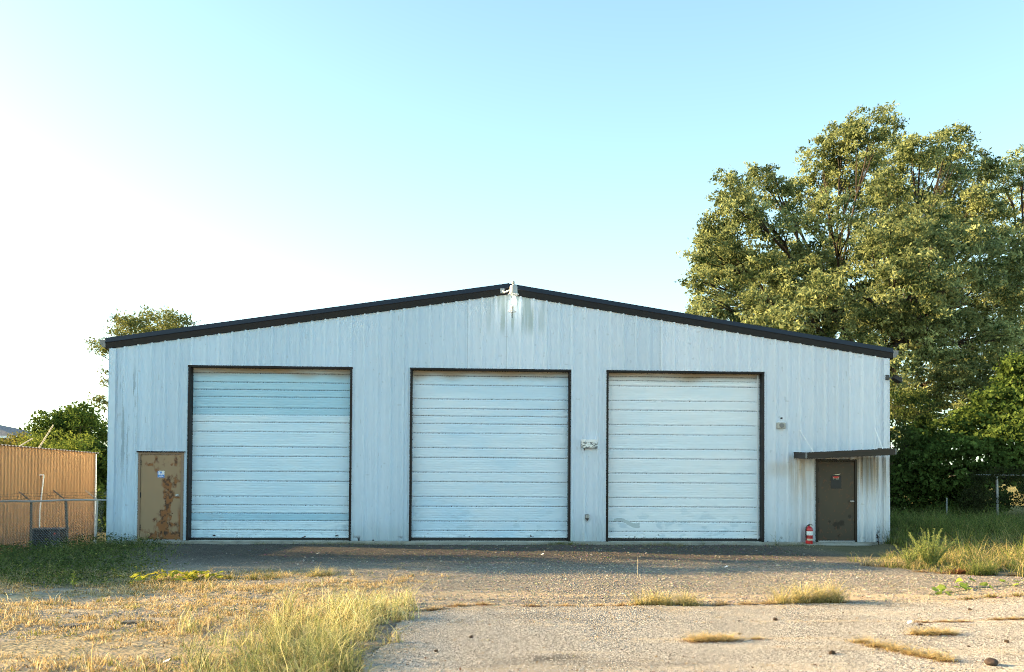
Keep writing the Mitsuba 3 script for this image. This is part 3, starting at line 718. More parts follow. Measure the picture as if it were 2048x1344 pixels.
ex_ = np.arange(-1.2, 22, .05)
edge = [(float(a), float(lot_edge_y(a))) for a in ex_]
wy = np.arange(-8.3, -28, -.05)
west = [(float(lot_edge_x(b)), float(b)) for b in wy]
poly = edge + [(22, -28)] + west[::-1]
cs = m3.CrossSection([np.array(poly)], m3.FillRule.Positive)
if cs.area() < 1: cs = m3.CrossSection([np.array(poly)[::-1]], m3.FillRule.Positive)
am = cs.extrude(.05).refine_to_length(.35).to_mesh()
av = np.array(am.vert_properties[:, :3], float)
und = .05 * (n2(av[:, 0], av[:, 1], .35, 21) - .5) + .018 * (n2(av[:, 0], av[:, 1], 1.6, 22) - .5)
av[:, 2] = av[:, 2] - .042 + und * (av[:, 2] > .02)
put('asphalt_lot', trimesh.Trimesh(av, np.array(am.tri_verts), process=False), 'asphalt_mat')
label('asphalt_lot', 'worn pale asphalt lot with coarse exposed stones in the foreground', kind='structure')
def top_z(x, y): return np.where(in_lot(x, y), lot_z(x, y), ground_z(x, y))

R = np.random.default_rng(12)
OCT_V = np.array([(1, 0, 0), (-1, 0, 0), (0, 1, 0), (0, -1, 0), (0, 0, 1), (0, 0, -1)], float)
OCT_F = np.array([(0, 2, 4), (2, 1, 4), (1, 3, 4), (3, 0, 4), (2, 0, 5), (1, 2, 5), (3, 1, 5), (0, 3, 5)])
def pebbles(x, y, size, col, zf):
    n = len(x)
    v = OCT_V[None] * (size[:, None, None] * R.uniform(.55, 1.15, (n, 6, 3)))
    v[:, :, 2] *= .7
    a = R.uniform(0, 6.28, n); c, s = np.cos(a)[:, None], np.sin(a)[:, None]
    vx = v[..., 0] * c - v[..., 1] * s; vy = v[..., 0] * s + v[..., 1] * c
    v = np.stack([vx + x[:, None], vy + y[:, None], v[..., 2] + (zf(x, y) + size * .15)[:, None]], -1)
    f = OCT_F[None] + (np.arange(n) * 6)[:, None, None]
    return trimesh.Trimesh(v.reshape(-1, 3), f.reshape(-1, 3), process=False), np.repeat(col, 6, 0)
n = 70000
x = R.uniform(-8.5, 9.5, n); y = -8.6 + 8.5 * R.random(n) ** 1.25
keep = (~in_lot(x, y)) & (R.random(n) < np.clip(.25 + 1.5 * (n2(x, y * 2.2, .8, 31) - .35) + .5 * ss(-2.5, 0, x), .04, 1)) & (R.random(n) < 1 - .8 * ss(-3.0, -6.0, x)) & ~((x > 6.2) & (y > -5.2 - (x - 6.2) * .1))
x, y = x[keep], y[keep]; n = len(x)
shade = R.uniform(.55, 1.25, (n, 1))
dkn = 1 - .62 * ss(-4.6, -2.4, y)[:, None]  # pebbles near the doors darkened too, as part of the building shadow
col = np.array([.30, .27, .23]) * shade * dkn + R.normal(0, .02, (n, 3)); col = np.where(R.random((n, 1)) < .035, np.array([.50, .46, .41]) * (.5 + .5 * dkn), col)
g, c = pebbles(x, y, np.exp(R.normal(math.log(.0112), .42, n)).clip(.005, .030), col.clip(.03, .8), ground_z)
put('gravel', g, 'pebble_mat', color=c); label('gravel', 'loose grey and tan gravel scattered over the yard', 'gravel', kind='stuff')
# loose aggregate worn out of the asphalt
n = 90000
x = R.uniform(-1.6, 8.5, n); y = R.uniform(-11.6, -7.6, n); keep = in_lot(x, y); x, y = x[keep], y[keep]; n = len(x)
col = np.array([.365, .35, .33]) * R.uniform(.22, 1.5, (n, 1))
g, c = pebbles(x, y, R.uniform(.004, .011, n), col.clip(.03, .8), lot_z)
put('gravel', g, 'pebble_mat', color=c); label('gravel_001', 'fine stone grit lying on the asphalt in the foreground', 'grit', kind='stuff')

# ================================================================ grass and weeds
def blades(x, y, h, w, lean, col, zf=top_z, seg=3, tip=None, az=None):
    """Curved tapering blades: mesh and vertex colours."""
    n = len(x); az = R.uniform(0, 6.283, n) if az is None else az
    wa = az + R.normal(1.57, .5, n)
    V, C = [], []
    tipc = col if tip is None else tip
    z0 = zf(x, y) - .004
    for k in range(seg + 1):
        t = k / seg
        ox = lean * h * t * t * np.cos(az); oy = lean * h * t * t * np.sin(az); oz = h * (t - .35 * np.minimum(lean, 1.3) * t * t)
        cc = col * (1 - t) + tipc * t
        if k < seg:
            ww = w * (1 - .75 * t) / 2
            V += [np.c_[x + ox + ww * np.cos(wa), y + oy + ww * np.sin(wa), z0 + oz], np.c_[x + ox - ww * np.cos(wa), y + oy - ww * np.sin(wa), z0 + oz]]
            C += [cc, cc]
        else:
            V.append(np.c_[x + ox, y + oy, z0 + oz]); C.append(cc)
    m = len(V); V = np.stack(V, 1).reshape(-1, 3); C = np.stack(C, 1).reshape(-1, 3)
    F = []
    for k in range(seg - 1):
        a = 2 * k; F += [(a, a + 1, a + 3), (a, a + 3, a + 2)]
    F.append((2 * seg - 2, 2 * seg - 1, 2 * seg))
    F = np.array(F)[None] + (np.arange(n) * m)[:, None, None]
    return V, F.reshape(-1, 3), C.clip(.005, .9)
def leaves(c, d, nrm_, length, width, col, fold=.18):
    n = len(c)
    d = d / (np.linalg.norm(d, axis=1, keepdims=True) + 1e-9)
    s = np.cross(nrm_, d); s /= np.linalg.norm(s, axis=1, keepdims=True) + 1e-9
    u_ = np.cross(d, s)
    L, Wd = np.broadcast_to(length, (n,))[:, None], np.broadcast_to(width, (n,))[:, None]
    v = np.stack([c - d * L * .5, c + s * Wd * .5 + u_ * Wd * fold - d * L * .05, c + d * L * .5 - u_ * L * .1, c - s * Wd * .5 + u_ * Wd * fold - d * L * .05], 1)
    f = np.array([(0, 1, 2), (0, 2, 3)])[None] + (np.arange(n) * 4)[:, None, None]
    return v.reshape(-1, 3), f.reshape(-1, 3), np.repeat(col, 4, 0).clip(.005, .9)
def join(parts):
    V, F, C, o = [], [], [], 0
    for v, f, c in parts:
        V.append(v); F.append(f + o); C.append(c); o += len(v)
    return trimesh.Trimesh(np.vstack(V), np.vstack(F), process=False), np.vstack(C)
def unit(n): v = R.normal(size=(n, 3)); return v / np.linalg.norm(v, axis=1, keepdims=True)
def tint(n, a, b, jitter=.12):
    t = R.random((n, 1)); c = np.array(a) * (1 - t) + np.array(b) * t
    return c * R.normal(1, jitter, (n, 1)).clip(.5, 1.6)
GOLD, PALE, YG, GREEN, DARK, RED = (.56, .42, .215), (.70, .60, .39), (.30, .31, .085), (.10, .14, .042), (.060, .090, .034), (.20, .085, .035)

def tufted(cx, cy, per, sig):
    """Blade feet in tufts round the given centres."""
    k_ = R.poisson(per, len(cx)); return np.repeat(cx, k_) + R.normal(0, sig, k_.sum()), np.repeat(cy, k_) + R.normal(0, sig * .8, k_.sum()), np.repeat(np.arange(len(cx)), k_)
def mixed(n, *cols):
    """Each blade takes one of the colours (weight, colour)."""
    w = np.array([c_[0] for c_ in cols], float); i = R.choice(len(cols), n, p=w / w.sum())
    return np.array([c_[1] for c_ in cols])[i] * R.normal(1, .22, (n, 1)).clip(.4, 1.7)
# short dry grass over the left yard
n = 20000
x = R.uniform(-9.6, -.6, n); y = R.uniform(-11.5, -4.3, n)
dens = ss(-.9, -2.6, x + 1.5 * (n2(x, y, .5, 41) - .5)) * ss(-4.4, -5.6, y + 1.2 * (n2(x, y, .7, 42) - .5)) * np.clip(2.2 * (n2(x * .7, y * 1.6, 1.1, 43) - .30), .03, 1)
dens *= 1 - .75 * np.exp(-((y + 9.75 + .2 * np.sin(x)) / .32) ** 2) * ss(-1.8, -2.6, x)
dens *= 1 - .8 * ss(-3.6, -5.2, x) * ss(-9.0, -9.8, y)
keep = (R.random(n) < dens) & ~in_lot(x, y)
cx, cy = x[keep], y[keep]; th = R.lognormal(0, .45, len(cx)) * (.5 + 1.1 * n2(cx, cy, 1.3, 44)); tg = R.random(len(cx)) < .10
x, y, ti = tufted(cx, cy, 13, .035); n = len(x)
col = mixed(n, (5, GOLD), (3, PALE), (1.3, (.26, .16, .065)), (1, (.30, .28, .11)))
col = np.where(tg[ti][:, None], mixed(n, (2, YG), (1, GREEN), (1, PALE)), col)
hgt = R.uniform(.02, .062, n) * th[ti]
m, c = join([blades(x, y, hgt, R.uniform(.006, .011, n), R.uniform(.2, 1.6, n), col * .8, tip=col * 1.12, seg=2)]); put('dry_grass', m, 'straw_leaf', color=c); label('dry_grass', 'short golden dry grass over the left side of the yard', 'grass', kind='stuff')

# thin straw in the gravel
n = 1500
x = R.uniform(-3.5, 7.5, n); y = R.uniform(-8.1, -.6, n)
keep = (~in_lot(x, y)) & (R.random(n) < np.clip(2.4 * (n2(x * .5, y * 3, 1.0, 51) - .44), 0, 1))
x, y, ti = tufted(x[keep], y[keep], 9, .05); n = len(x)
m, c = join([blades(x, y, R.uniform(.012, .05, n), R.uniform(.005, .009, n), R.uniform(.6, 2, n), mixed(n, (2, GOLD), (2, PALE), (1, (.2, .12, .05))), seg=2)])
put('dry_grass', m, 'straw_leaf', color=c); label('dry_grass_001', 'thin straw-coloured tufts scattered through the gravel', 'grass', kind='stuff')

# the tall pale grass at the corner of the asphalt
n = 210
t = R.random(n); px_ = np.interp(t, [0, .25, .55, 1], [-1.80, -2.0, -2.1, -2.35]); py_ = np.interp(t, [0, .25, .55, 1], [-7.95, -8.8, -10.0, -11.7])
cx = px_ + R.normal(0, 1, n) * np.interp(t, [0, .3, 1], [.36, .36, .52]); cy = py_ + R.normal(0, .2, n)
cx = np.minimum(cx, lot_edge_x(cy) + R.uniform(-.35, .14, n)); th = R.lognormal(0, .35, n); ta = R.uniform(0, 6.28, n)
x, y, ti = tufted(cx, cy, 34, .055); n = len(x)
green = ss(-9.2, -10.7, y)[:, None]
col = mixed(n, (4, (.84, .75, .44)), (3, (.64, .60, .26)), (2, (.26, .30, .09)), (1, (.20, .13, .05))) * (1 - green) + mixed(n, (2, (.19, .235, .085)), (2, (.34, .36, .14)), (3, (.58, .53, .28)), (1, (.10, .11, .045))) * green
hgt = (np.exp(R.normal(math.log(.19), .38, n)) * th[ti]).clip(.05, .46)
az = np.where(R.random(n) < .5, ta[ti] + R.normal(0, .6, n), R.uniform(0, 6.28, n))
m, c = join([blades(x, y, hgt, R.uniform(.0055, .0105, n), R.uniform(.2, 1.7, n), col * .7, tip=col * 1.15, az=az, seg=4)])
put('tall_grass', m, 'straw_leaf', color=c); label('tall_grass', 'tall pale yellow-green grass along the left edge of the asphalt in the foreground', 'grass', kind='stuff')

# right-hand meadow
n = 3600
x = R.uniform(6.3, 15.5, n); y = R.uniform(-5.4, 4.3, n)
inside = (y > -5.35 + .35 * (n2(x, y, 1.2, 71) - .5) + .06 * (x - 9)) & (x > 6.9 - .55 * (y + 4.6) * (y < -3.4) + 1.9 * ss(-3.6, -2.0, y) + .5 * (n2(x, y, 1.5, 72) - .5)) & ~((x < 9.4) & (y > -.3))
cx, cy = x[inside], y[inside]; th = R.lognormal(0, .3, len(cx)) * (.55 + .75 * ss(7.2, 8.6, cx)); ta = R.uniform(0, 6.28, len(cx))
x, y, ti = tufted(cx, cy, 17, .06); n = len(x)
fr = ss(-1.2, -3.0, y)[:, None]
col = mixed(n, (3, GREEN), (2, (.16, .20, .05)), (1, (.30, .27, .11))) * (1 - fr) + mixed(n, (3, (.22, .26, .07)), (3, (.50, .42, .19)), (2, (.12, .17, .045)), (1, (.62, .48, .28))) * fr
hgt = R.uniform(.08, .34, n) * th[ti]
m, c = join([blades(x, y, hgt, R.uniform(.006, .012, n), R.uniform(.2, 1.2, n), col * .75, tip=col * 1.12, seg=3, az=np.where(R.random(n) < .5, ta[ti], R.uniform(0, 6.28, n)))])
put('tall_grass', m, 'straw_leaf', color=c); label('tall_grass_001', 'long green and straw-coloured grass filling the ground right of the building', 'grass', kind='stuff')

# lush weeds on the left
n = 34000
x = R.uniform(-13.5, -4.9, n); y = R.uniform(-6.7, -.45, n)
dens = ss(-4.9, -7.0, x + 1.3 * (n2(x, y, .9, 81) - .5) + .38 * (y + 6)) * ss(-6.6, -6.1, y + .3 * (n2(x, y, 1.6, 82) - .5))
keep = R.random(n) < dens; x, y = x[keep], y[keep]; n = len(x)
k_ = int(n * .74)
lush = (.30 + 1.3 * n2(x, y, 1.1, 83) ** 1.5 + .45 * ss(-7.5, -9.0, x)) * (1 - .40 * ss(-8.9, -9.6, x) * ss(-4.2, -2.4, y))
gr = blades(x[:k_], y[:k_], (np.exp(R.normal(math.log(.12), .5, k_)).clip(.03, .38) * lush[:k_]), R.uniform(.005, .009, k_), R.uniform(.2, 1.2, k_), mixed(k_, (4, (.12, .165, .05)), (3, (.19, .24, .07)), (1, (.34, .30, .14))), seg=3, tip=mixed(k_, (3, (.17, .23, .07)), (3, (.26, .31, .10)), (1, (.46, .40, .21))))
xx, yy = np.repeat(x[k_:], 3), np.repeat(y[k_:], 3); q = len(xx)
h = R.uniform(.02, .24, q) * np.repeat(lush[k_:], 3)
cen = np.c_[xx + R.normal(0, .03, q), yy + R.normal(0, .03, q), ground_z(xx, yy) + h]
dd = unit(q); dd[:, 2] *= .5; nn = unit(q) * .7 + [0, 0, 1]
lv = leaves(cen, dd, nn, np.exp(R.normal(math.log(.042), .4, q)).clip(.015, .10), np.exp(R.normal(math.log(.024), .4, q)).clip(.008, .06), mixed(q, (5, DARK), (3, (.07, .10, .03)), (2, (.13, .17, .045)), (.4, (.30, .30, .10))))
m, c = join([gr, lv]); put('weeds', m, 'foliage', color=c); label('weeds', 'lush dark green weeds in front of the fence at the left', 'weeds', kind='stuff')

# weeds along the foot of the wall
n = 9000
x = R.uniform(-8.8, 9.0, n); y = -.06 - np.abs(R.normal(0, .30, n))
keep = R.random(n) < np.clip(3.0 * (n2(x, 0 * x, .9, 91) - .47) + .45 * ss(2.0, 4.5, x) * ss(9, 7, x), .015, 1); x, y = x[keep], y[keep]; n = len(x)
col = np.where(R.random((n, 1)) < .45, tint(n, GREEN, (.2, .22, .07)), tint(n, (.24, .18, .08), (.40, .30, .15)))
m, c = join([blades(x, y, R.uniform(.03, .13, n), R.uniform(.004, .008, n), R.uniform(.2, 1.5, n), col, seg=3)])
put('weeds', m, 'foliage', color=c); label('weeds_001', 'low straggly weeds along the foot of the white wall', 'weeds', kind='stuff')

def clump(text, spots, n, hgt, spread, cols, tips, lean=(.2, 1.5), w=(.005, .0095), name='grass_clump', under=None, flat=False):
    k = thing(name, text, 'grass clump', None)
    parts = []
    for (sx, sy, f_) in spots:
        q = int(n * f_ * .55); a = R.uniform(0, 6.28, q); rr = np.abs(R.normal(0, .5, q))
        x = sx + spread[0] * rr * np.cos(a); y = sy + spread[1] * rr * np.sin(a)
        fall = np.exp(-(rr ** 2) * .9)
        cb = tint(q, *cols, .35) * np.where(R.random((q, 1)) < .25, .45, 1.0)
        parts.append(blades(x, y, (hgt[0] + (hgt[1] - hgt[0]) * R.random(q) ** 2.0) * (.6 + .7 * fall), R.uniform(*w, q), R.uniform(*lean, q), cb * .8, tip=np.where(R.random((q, 1)) < .7, tint(q, *tips, .2), cb), seg=3, az=a + R.normal(0, .8, q)))
        if under:
            u_ = q; a = R.uniform(0, 6.28, u_); rr = np.abs(R.normal(0, .65, u_))
            parts.append(blades(sx + spread[0] * rr * np.cos(a), sy + spread[1] * rr * np.sin(a) - .02, R.uniform(.012, .035, u_), R.uniform(.004, .008, u_), R.uniform(.8, 2.4, u_), tint(u_, *under), seg=2))
    m, c = join(parts); scene[k] = mikit.ply(m, 'straw_leaf', color=c)
    return k
YT, DT = ((.50, .46, .17), (.64, .54, .25)), ((.62, .53, .27), (.74, .63, .40))
GD = ((.60, .43, .16), (.70, .54, .25)); RD_ = ((.16, .065, .03), (.27, .14, .06))
clump('pale grass clump with two tufts on the asphalt edge, in front of the right-hand pier', [(1.40, -8.02, .45), (1.62, -7.96, .8), (1.98, -7.98, .7), (1.72, -8.05, .8), (2.05, -8.08, .5)], 700, (.05, .24), (.17, .07), YT, DT, under=RD_)
clump('largest pale feathery grass clump on the asphalt edge, right of centre', [(3.25, -7.98, .5), (3.52, -7.90, 1.0), (3.78, -7.86, 1.1), (3.98, -7.84, .8)], 800, (.08, .36), (.17, .08), YT, DT, under=RD_)
clump('low reddish dead grass along the asphalt edge between the two pale clumps', [(2.45, -8.05, .8), (2.75, -8.05, .9), (3.02, -8.02, .9)], 420, (.03, .10), (.18, .05), (RD_[1], GOLD), (GOLD, PALE), under=RD_)
clump('low rust-brown dead grass on the asphalt edge near the picture centre', [(.05, -8.2, 1), (.45, -8.16, 1), (.85, -8.16, 1), (1.15, -8.12, .8)], 330, (.02, .07), (.2, .05), (RD_[1], GOLD), (GOLD, PALE), under=RD_)
clump('rust-brown dead grass mat at the corner of the asphalt beside the tall pale grass', [(-1.15, -8.35, 1), (-.85, -8.12, .9), (-.55, -8.05, .6)], 420, (.02, .08), (.2, .06), (RD_[1], GOLD), (GOLD, PALE), under=RD_)
clump('oval golden grass patch growing flat on the open asphalt', [(1.52, -10.02, .8), (1.66, -10.0, 1), (1.82, -9.99, 1)], 620, (.03, .11), (.16, .07), GD, (GD[1], PALE), lean=(.5, 2), under=RD_)
clump('tiny green-gold tuft just right of the oval golden patch', [(2.15, -9.95, 1)], 150, (.015, .05), (.10, .03), GD, (YG, GOLD), lean=(.5, 2), under=RD_)
clump('golden grass patch on the asphalt toward the right edge, dark at its base', [(3.90, -9.78, 1), (4.06, -9.77, 1), (4.2, -9.76, .8)], 560, (.03, .11), (.13, .06), GD, (GD[1], PALE), lean=(.5, 2), under=RD_)
clump('thin brown grass streak on the asphalt above the right golden patch', [(4.35, -9.13, .7), (4.6, -9.12, 1), (4.8, -9.12, .8)], 260, (.015, .05), (.13, .03), (RD_[1], GOLD), GD, lean=(.5, 2), under=RD_)
clump('thin brown grass streak at the far right on the asphalt', [(5.28, -9.01, .8), (5.45, -9.0, 1), (5.62, -9.0, .9)], 330, (.015, .05), (.13, .03), (RD_[1], GOLD), GD, lean=(.5, 2), under=RD_)
clump('golden grass growing along the slanting crack at the lower right', [(3.12, -10.12, .7), (3.17, -10.28, .8), (3.27, -10.42, 1), (3.35, -10.55, 1), (3.43, -10.68, 1), (3.5, -10.8, .8)], 420, (.025, .11), (.12, .08), GD, (GD[1], PALE), lean=(.5, 2), under=RD_)
clump('green-yellow grass tuft at the right end of the asphalt edge', [(5.9, -7.62, .8), (6.3, -7.5, .9), (6.7, -7.42, 1), (7.1, -7.32, 1)], 260, (.02, .10), (.2, .05), (RD_[1], YG), (YG, GOLD), under=RD_)
clump('small bright grass tuft standing in the gravel left of centre', [(-3.22, -5.25, 1), (-3.05, -5.22, .6)], 420, (.04, .20), (.14, .08), YT, DT, under=(GOLD, RED))
clump('faint green grass tuft in the dry yard left of the small bright tuft', [(-4.15, -5.6, .8), (-3.9, -5.5, .9), (-4.5, -5.55, .7)], 420, (.04, .15), (.18, .12), (YG, GREEN), (YG, GOLD), under=(GOLD, RED))
clump('dry feathery grass clump at the left end of the right-hand meadow', [(6.75, -4.15, .8), (7.0, -4.1, 1), (7.2, -4.3, .9), (6.5, -4.0, .5)], 650, (.04, .22), (.22, .12), (GOLD, PALE), DT, under=RD_)
clump('reddish-brown mound of dead grass at the front of the right-hand meadow', [(7.5, -4.98, 1), (7.62, -4.93, .8)], 900, (.03, .13), (.14, .09), ((.22, .09, .05), (.32, .15, .08)), ((.30, .14, .08), (.42, .24, .14)), lean=(.6, 2.2), under=RD_)
clump('bright green grass clump in front of the right-hand meadow', [(7.72, -5.18, 1), (7.95, -5.15, 1), (7.85, -5.05, .8)], 520, (.06, .28), (.16, .08), ((.12, .19, .05), (.22, .27, .08)), ((.24, .29, .09), (.36, .36, .14)), under=RD_)
clump('rust-brown litter of dead grass along the front of the right-hand meadow', [(6.95, -4.85, .7), (7.25, -4.98, .7), (8.3, -5.25, 1), (8.7, -5.2, 1), (9.2, -5.15, 1)], 330, (.02, .08), (.22, .07), (RD_[1], GOLD), (GOLD, PALE), lean=(.8, 2.4), under=RD_)
clump('green weed tuft at the foot of the wall beside the middle door', [(1.25, -.16, 1), (1.5, -.13, .6), (1.02, -.16, .4)], 340, (.03, .14), (.16, .05), (GREEN, YG), (GREEN, YG), w=(.006, .012))
clump('dark thin grass sprigs against the wall right of the right roll-up door', [(6.42, -.10, .6), (6.38, -.12, .4)], 26, (.15, .42), (.05, .03), (DARK, GREEN), (GREEN, YG))
for xs_, tx_ in ((3.80, 'left end'), (4.65, 'middle')): clump(('dark thin grass sprigs before the left half of the right roll-up door' if xs_ < 4 else 'dark thin grass sprigs before the right half of the right roll-up door'), [(xs_, -.10, 1)], 20, (.10, .30), (.05, .03), (DARK, GREEN), (GREEN, YG))

n = 150
x = R.uniform(-1.3, 8.0, n); y = np.where(R.random(n) < .5, -9.1 + R.normal(0, .08, n), np.where(R.random(n) < .4, -9.93 + R.normal(0, .05, n), R.uniform(-11.4, -8.4, n)))
keep = in_lot(x, y); x, y, ti = tufted(x[keep], y[keep], 9, .03); n = len(x)
m, c = join([blades(x, y, R.uniform(.008, .035, n), R.uniform(.005, .009, n), R.uniform(.4, 2.2, n), mixed(n, (3, GOLD), (2, RD_[1]), (1, YG)), seg=2)])
put('dry_grass', m, 'straw_leaf', color=c); label('dry_grass_002', 'tiny dry sprigs along the seams of the asphalt', 'grass', kind='stuff')
n = 700
x = R.uniform(-6, 9.0, n); y = R.uniform(-11.4, -5.0, n)
cen = np.c_[x, y, top_z(x, y) + R.uniform(.004, .012, n)]; dd = unit(n); dd[:, 2] *= .25
lm = leaves(cen, dd, unit(n) * .35 + [0, 0, 1], R.uniform(.015, .045, n), R.uniform(.010, .025, n), mixed(n, (2, (.16, .08, .04)), (2, (.30, .19, .09)), (1, (.06, .04, .03))), fold=.3)
m, c = join([lm]); put('leaf_litter', m, 'straw_leaf', color=c); label('leaf_litter', 'small brown dead leaves scattered over the yard and asphalt', 'leaves', kind='stuff')

def stalk_plant(name, text, cat_, x, y, stems, height, leaf, cols, spread, tip_white=False, stemc=(.20, .19, .07), zf=top_z):
    k = thing(name, text, cat_)
    st, parts = [], []
    for i in range(stems):
        a = R.uniform(0, 6.28); sp = spread * R.uniform(.2, 1.0); h = height * R.uniform(.6, 1.0)
        bx, by = x + .12 * spread * math.cos(a), y + .12 * spread * math.sin(a); z = float(zf(np.array(bx), np.array(by)))
        pts = [(bx + sp * math.cos(a) * t ** 1.3, by + sp * math.sin(a) * t ** 1.3, z + h * t) for t in (0, .35, .7, 1)]
        st.append(tube(pts, [.006, .005, .004, .002], 5))
        q = max(4, int(h / leaf[2])); tt = R.uniform(.12, 1, q)
        P_ = np.c_[[np.interp(tt, (0, .35, .7, 1), [p_[c_] for p_ in pts]) for c_ in range(3)]].T
        d_ = unit(q); d_[:, 2] = np.abs(d_[:, 2]) * .8 + .2
        ll = leaf[0] * R.uniform(.6, 1.2, q) * (1.15 - .5 * tt)
        parts.append(leaves(P_ + d_ * ll[:, None] * .5, d_, unit(q) * .5 + [0, 0, 1], ll, ll * leaf[1], tint(q, *cols)))
    m, c = join(parts)
    put('stem', cat(*st), P(stemc, .8), k)
    put('leaves', m, 'foliage', k, color=c)
    return k
stalk_plant('weed_bush', 'bright green bushy weed rising above the right-hand meadow', 'weed', 7.45, -4.35, 44, .70, (.055, .30, .0085), ((.19, .27, .07), (.42, .46, .18)), .38, stemc=(.12, .15, .05))
stalk_plant('weed_bush', 'smaller green weed leaning at the left foot of the bright bushy weed', 'weed', 7.12, -4.25, 18, .44, (.050, .30, .009), ((.19, .27, .07), (.40, .44, .17)), .28, stemc=(.12, .15, .05))
stalk_plant('tall_weed', 'single upright sunlit green weed at the edge of the dark weeds, left foreground', 'weed', -6.36, -6.50, 2, .34, (.075, .30, .012), ((.22, .30, .06), (.34, .38, .10)), .04)
stalk_plant('tall_weed', 'short sunlit sprout right of the single upright green weed', 'weed', -5.95, -6.40, 2, .14, (.05, .40, .02), ((.22, .30, .06), (.34, .38, .10)), .05)
stalk_plant('tall_weed', 'third sunlit sprout from the left at the edge of the dark weeds', 'weed', -5.62, -6.36, 2, .17, (.05, .40, .02), ((.22, .30, .06), (.34, .38, .10)), .05)
stalk_plant('dead_weed', 'pale yellow dying weed at the foot of the rusty door', 'weed', -8.33, -.16, 7, .24, (.09, .28, .03), ((.42, .36, .14), (.52, .46, .24)), .22)
stalk_plant('dead_weed', 'brown curled dead weed at the right corner of the building', 'weed', 8.80, -.22, 3, .55, (.07, .5, .05), ((.05, .045, .03), (.09, .07, .05)), .10, stemc=(.05, .04, .03))
k = thing('dry_stalk', 'single thin dry stalk standing in the gravel', 'stalk')
put('stalk', tube([(1.92, -5.48, -.05), (1.925, -5.48, .15), (1.92, -5.475, .30)], [.004, .0035, .002], 5), 'pale_wood', k)
k = thing('curved_twig', 'pale curved dead twig lying over the weeds at the far left', 'twig')
put('twig', tube([(-12.0, -1.6, .12), (-11.7, -1.62, .34), (-11.35, -1.62, .36), (-11.0, -1.62, .20), (-10.8, -1.62, .05)], [.012, .012, .011, .010, .006], 6), 'pale_wood', k)

def vine(text, path, nleaf, size, cols, spread, zf=top_z, lift=.06):
    k = thing('trailing_vine', text, 'vine')
    path = np.array(path); pz = np.array([float(zf(np.array(p_[0]), np.array(p_[1]))) for p_ in path])
    put('stem', tube(np.c_[path, pz + .008], .005, 5), P((.13, .14, .05), .8), k)
    for i in range(nleaf):
        t = R.uniform(0, len(path) - 1); b = np.array([np.interp(t, np.arange(len(path)), path[:, c_]) for c_ in range(2)]) + R.normal(0, spread, 2)
        z = float(zf(np.array(b[0]), np.array(b[1]))) + R.uniform(.02, lift)
        s_ = size * R.uniform(.7, 1.2); d_ = unit(1)[0]; d_[2] *= .3; n_ = np.array([0, 0, 1.0]) + .6 * unit(1)[0]
        d_ /= np.linalg.norm(d_); sd = np.cross(n_, d_); sd /= np.linalg.norm(sd); n_ = np.cross(d_, sd)
        o = []
        for (a, w_, u_) in ((-.42, .0, 0), (-.5, .34, .05), (-.12, .52, .12), (.22, .30, .06), (.55, 0, -.06)): o.append((a, w_, u_))
        V = [np.array([*b, z]) + s_ * (d_ * a + sd * w_ + n_ * u_) for a, w_, u_ in o] + [np.array([*b, z]) + s_ * (d_ * a - sd * w_ + n_ * u_) for a, w_, u_ in o[1:4]]
        f_ = np.array([(0, 1, 2), (0, 2, 3), (0, 3, 4), (0, 4, 7), (0, 7, 6), (0, 6, 5)])
        c_ = np.repeat(tint(1, *cols), 8, 0)
        put('leaf', trimesh.Trimesh(np.array(V), f_, process=False), 'foliage', k, color=c_)
vine('long runner of bright green vine leaves over the asphalt at the right', [(5.6, -7.25), (6.15, -6.98), (6.7, -6.62), (7.2, -6.42), (7.8, -6.25), (8.6, -6.1)], 30, .115, ((.20, .30, .05), (.32, .40, .09)), .09, lift=.10)
vine('sunlit patch of yellow-green vine leaves at the edge of the dark weeds, left yard', [(-5.75, -6.05), (-5.4, -5.85), (-5.0, -5.75), (-4.6, -5.7)], 95, .095, ((.30, .33, .05), (.46, .42, .08)), .13, lift=.12)

# small dark clods and scraps on the asphalt and the gravel
for (x_, y_, s_, t_) in ((2.62, -10.54, .030, 'dark clod on the asphalt left of the grassy crack'), (2.70, -9.06, .028, 'dark clod on the asphalt below the largest pale grass clump'), (-.67, -9.88, .020, 'dark clod nearest the tall pale grass'),
        (4.54, -10.16, .026, 'dark clod right of the grassy crack, below the right golden patch'), (-.98, -10.40, .018, 'small dark clod close to the bottom edge, left of centre'), (4.05, -10.32, .014, 'tiny dark clod beside the grassy crack'),
        (2.28, -9.10, .014, 'tiny dark clod left of the one below the largest pale grass clump'), (4.2, -9.32, .020, 'flat dark clod between the golden patch and the brown streak above it'), (5.35, -8.45, .022, 'dark clod farthest to the upper right on the asphalt'),
        (2.05, -9.75, .016, 'small dark clod just above the tiny green-gold tuft'), (5.15, -9.7, .018, 'small dark clod at the far right, right of the golden patch')):
    k = thing('dirt_clod', t_, 'clod', 'dark clods scattered over the asphalt')
    m = trimesh.creation.icosphere(subdivisions=2, radius=s_); m.vertices *= np.array([1.2, 1, .8]) * .78
    m.vertices += .7 * s_ * (meshkit.noise(m.vertices / s_ * 1.7 + x_ * 9)[:, None] - .5) * m.vertex_normals
    m.vertices += [x_, y_, float(lot_z(np.array(x_), np.array(y_))) + s_ * .5]
    scene[k] = mikit.ply(m, 'clod_mat', smooth=True)
k = thing('stone', 'dark rounded stone at the bottom right corner', 'stone')
m = trimesh.creation.icosphere(subdivisions=3, radius=.050); m.vertices *= [1.15, .8, .7]; m.vertices += .02 * (meshkit.fbm(m.vertices * 30, 3)[:, None] - .5) * m.vertex_normals
m.vertices += [3.82, -10.95, .035]; scene[k] = mikit.ply(m, P((.05, .035, .03), .8), smooth=True)
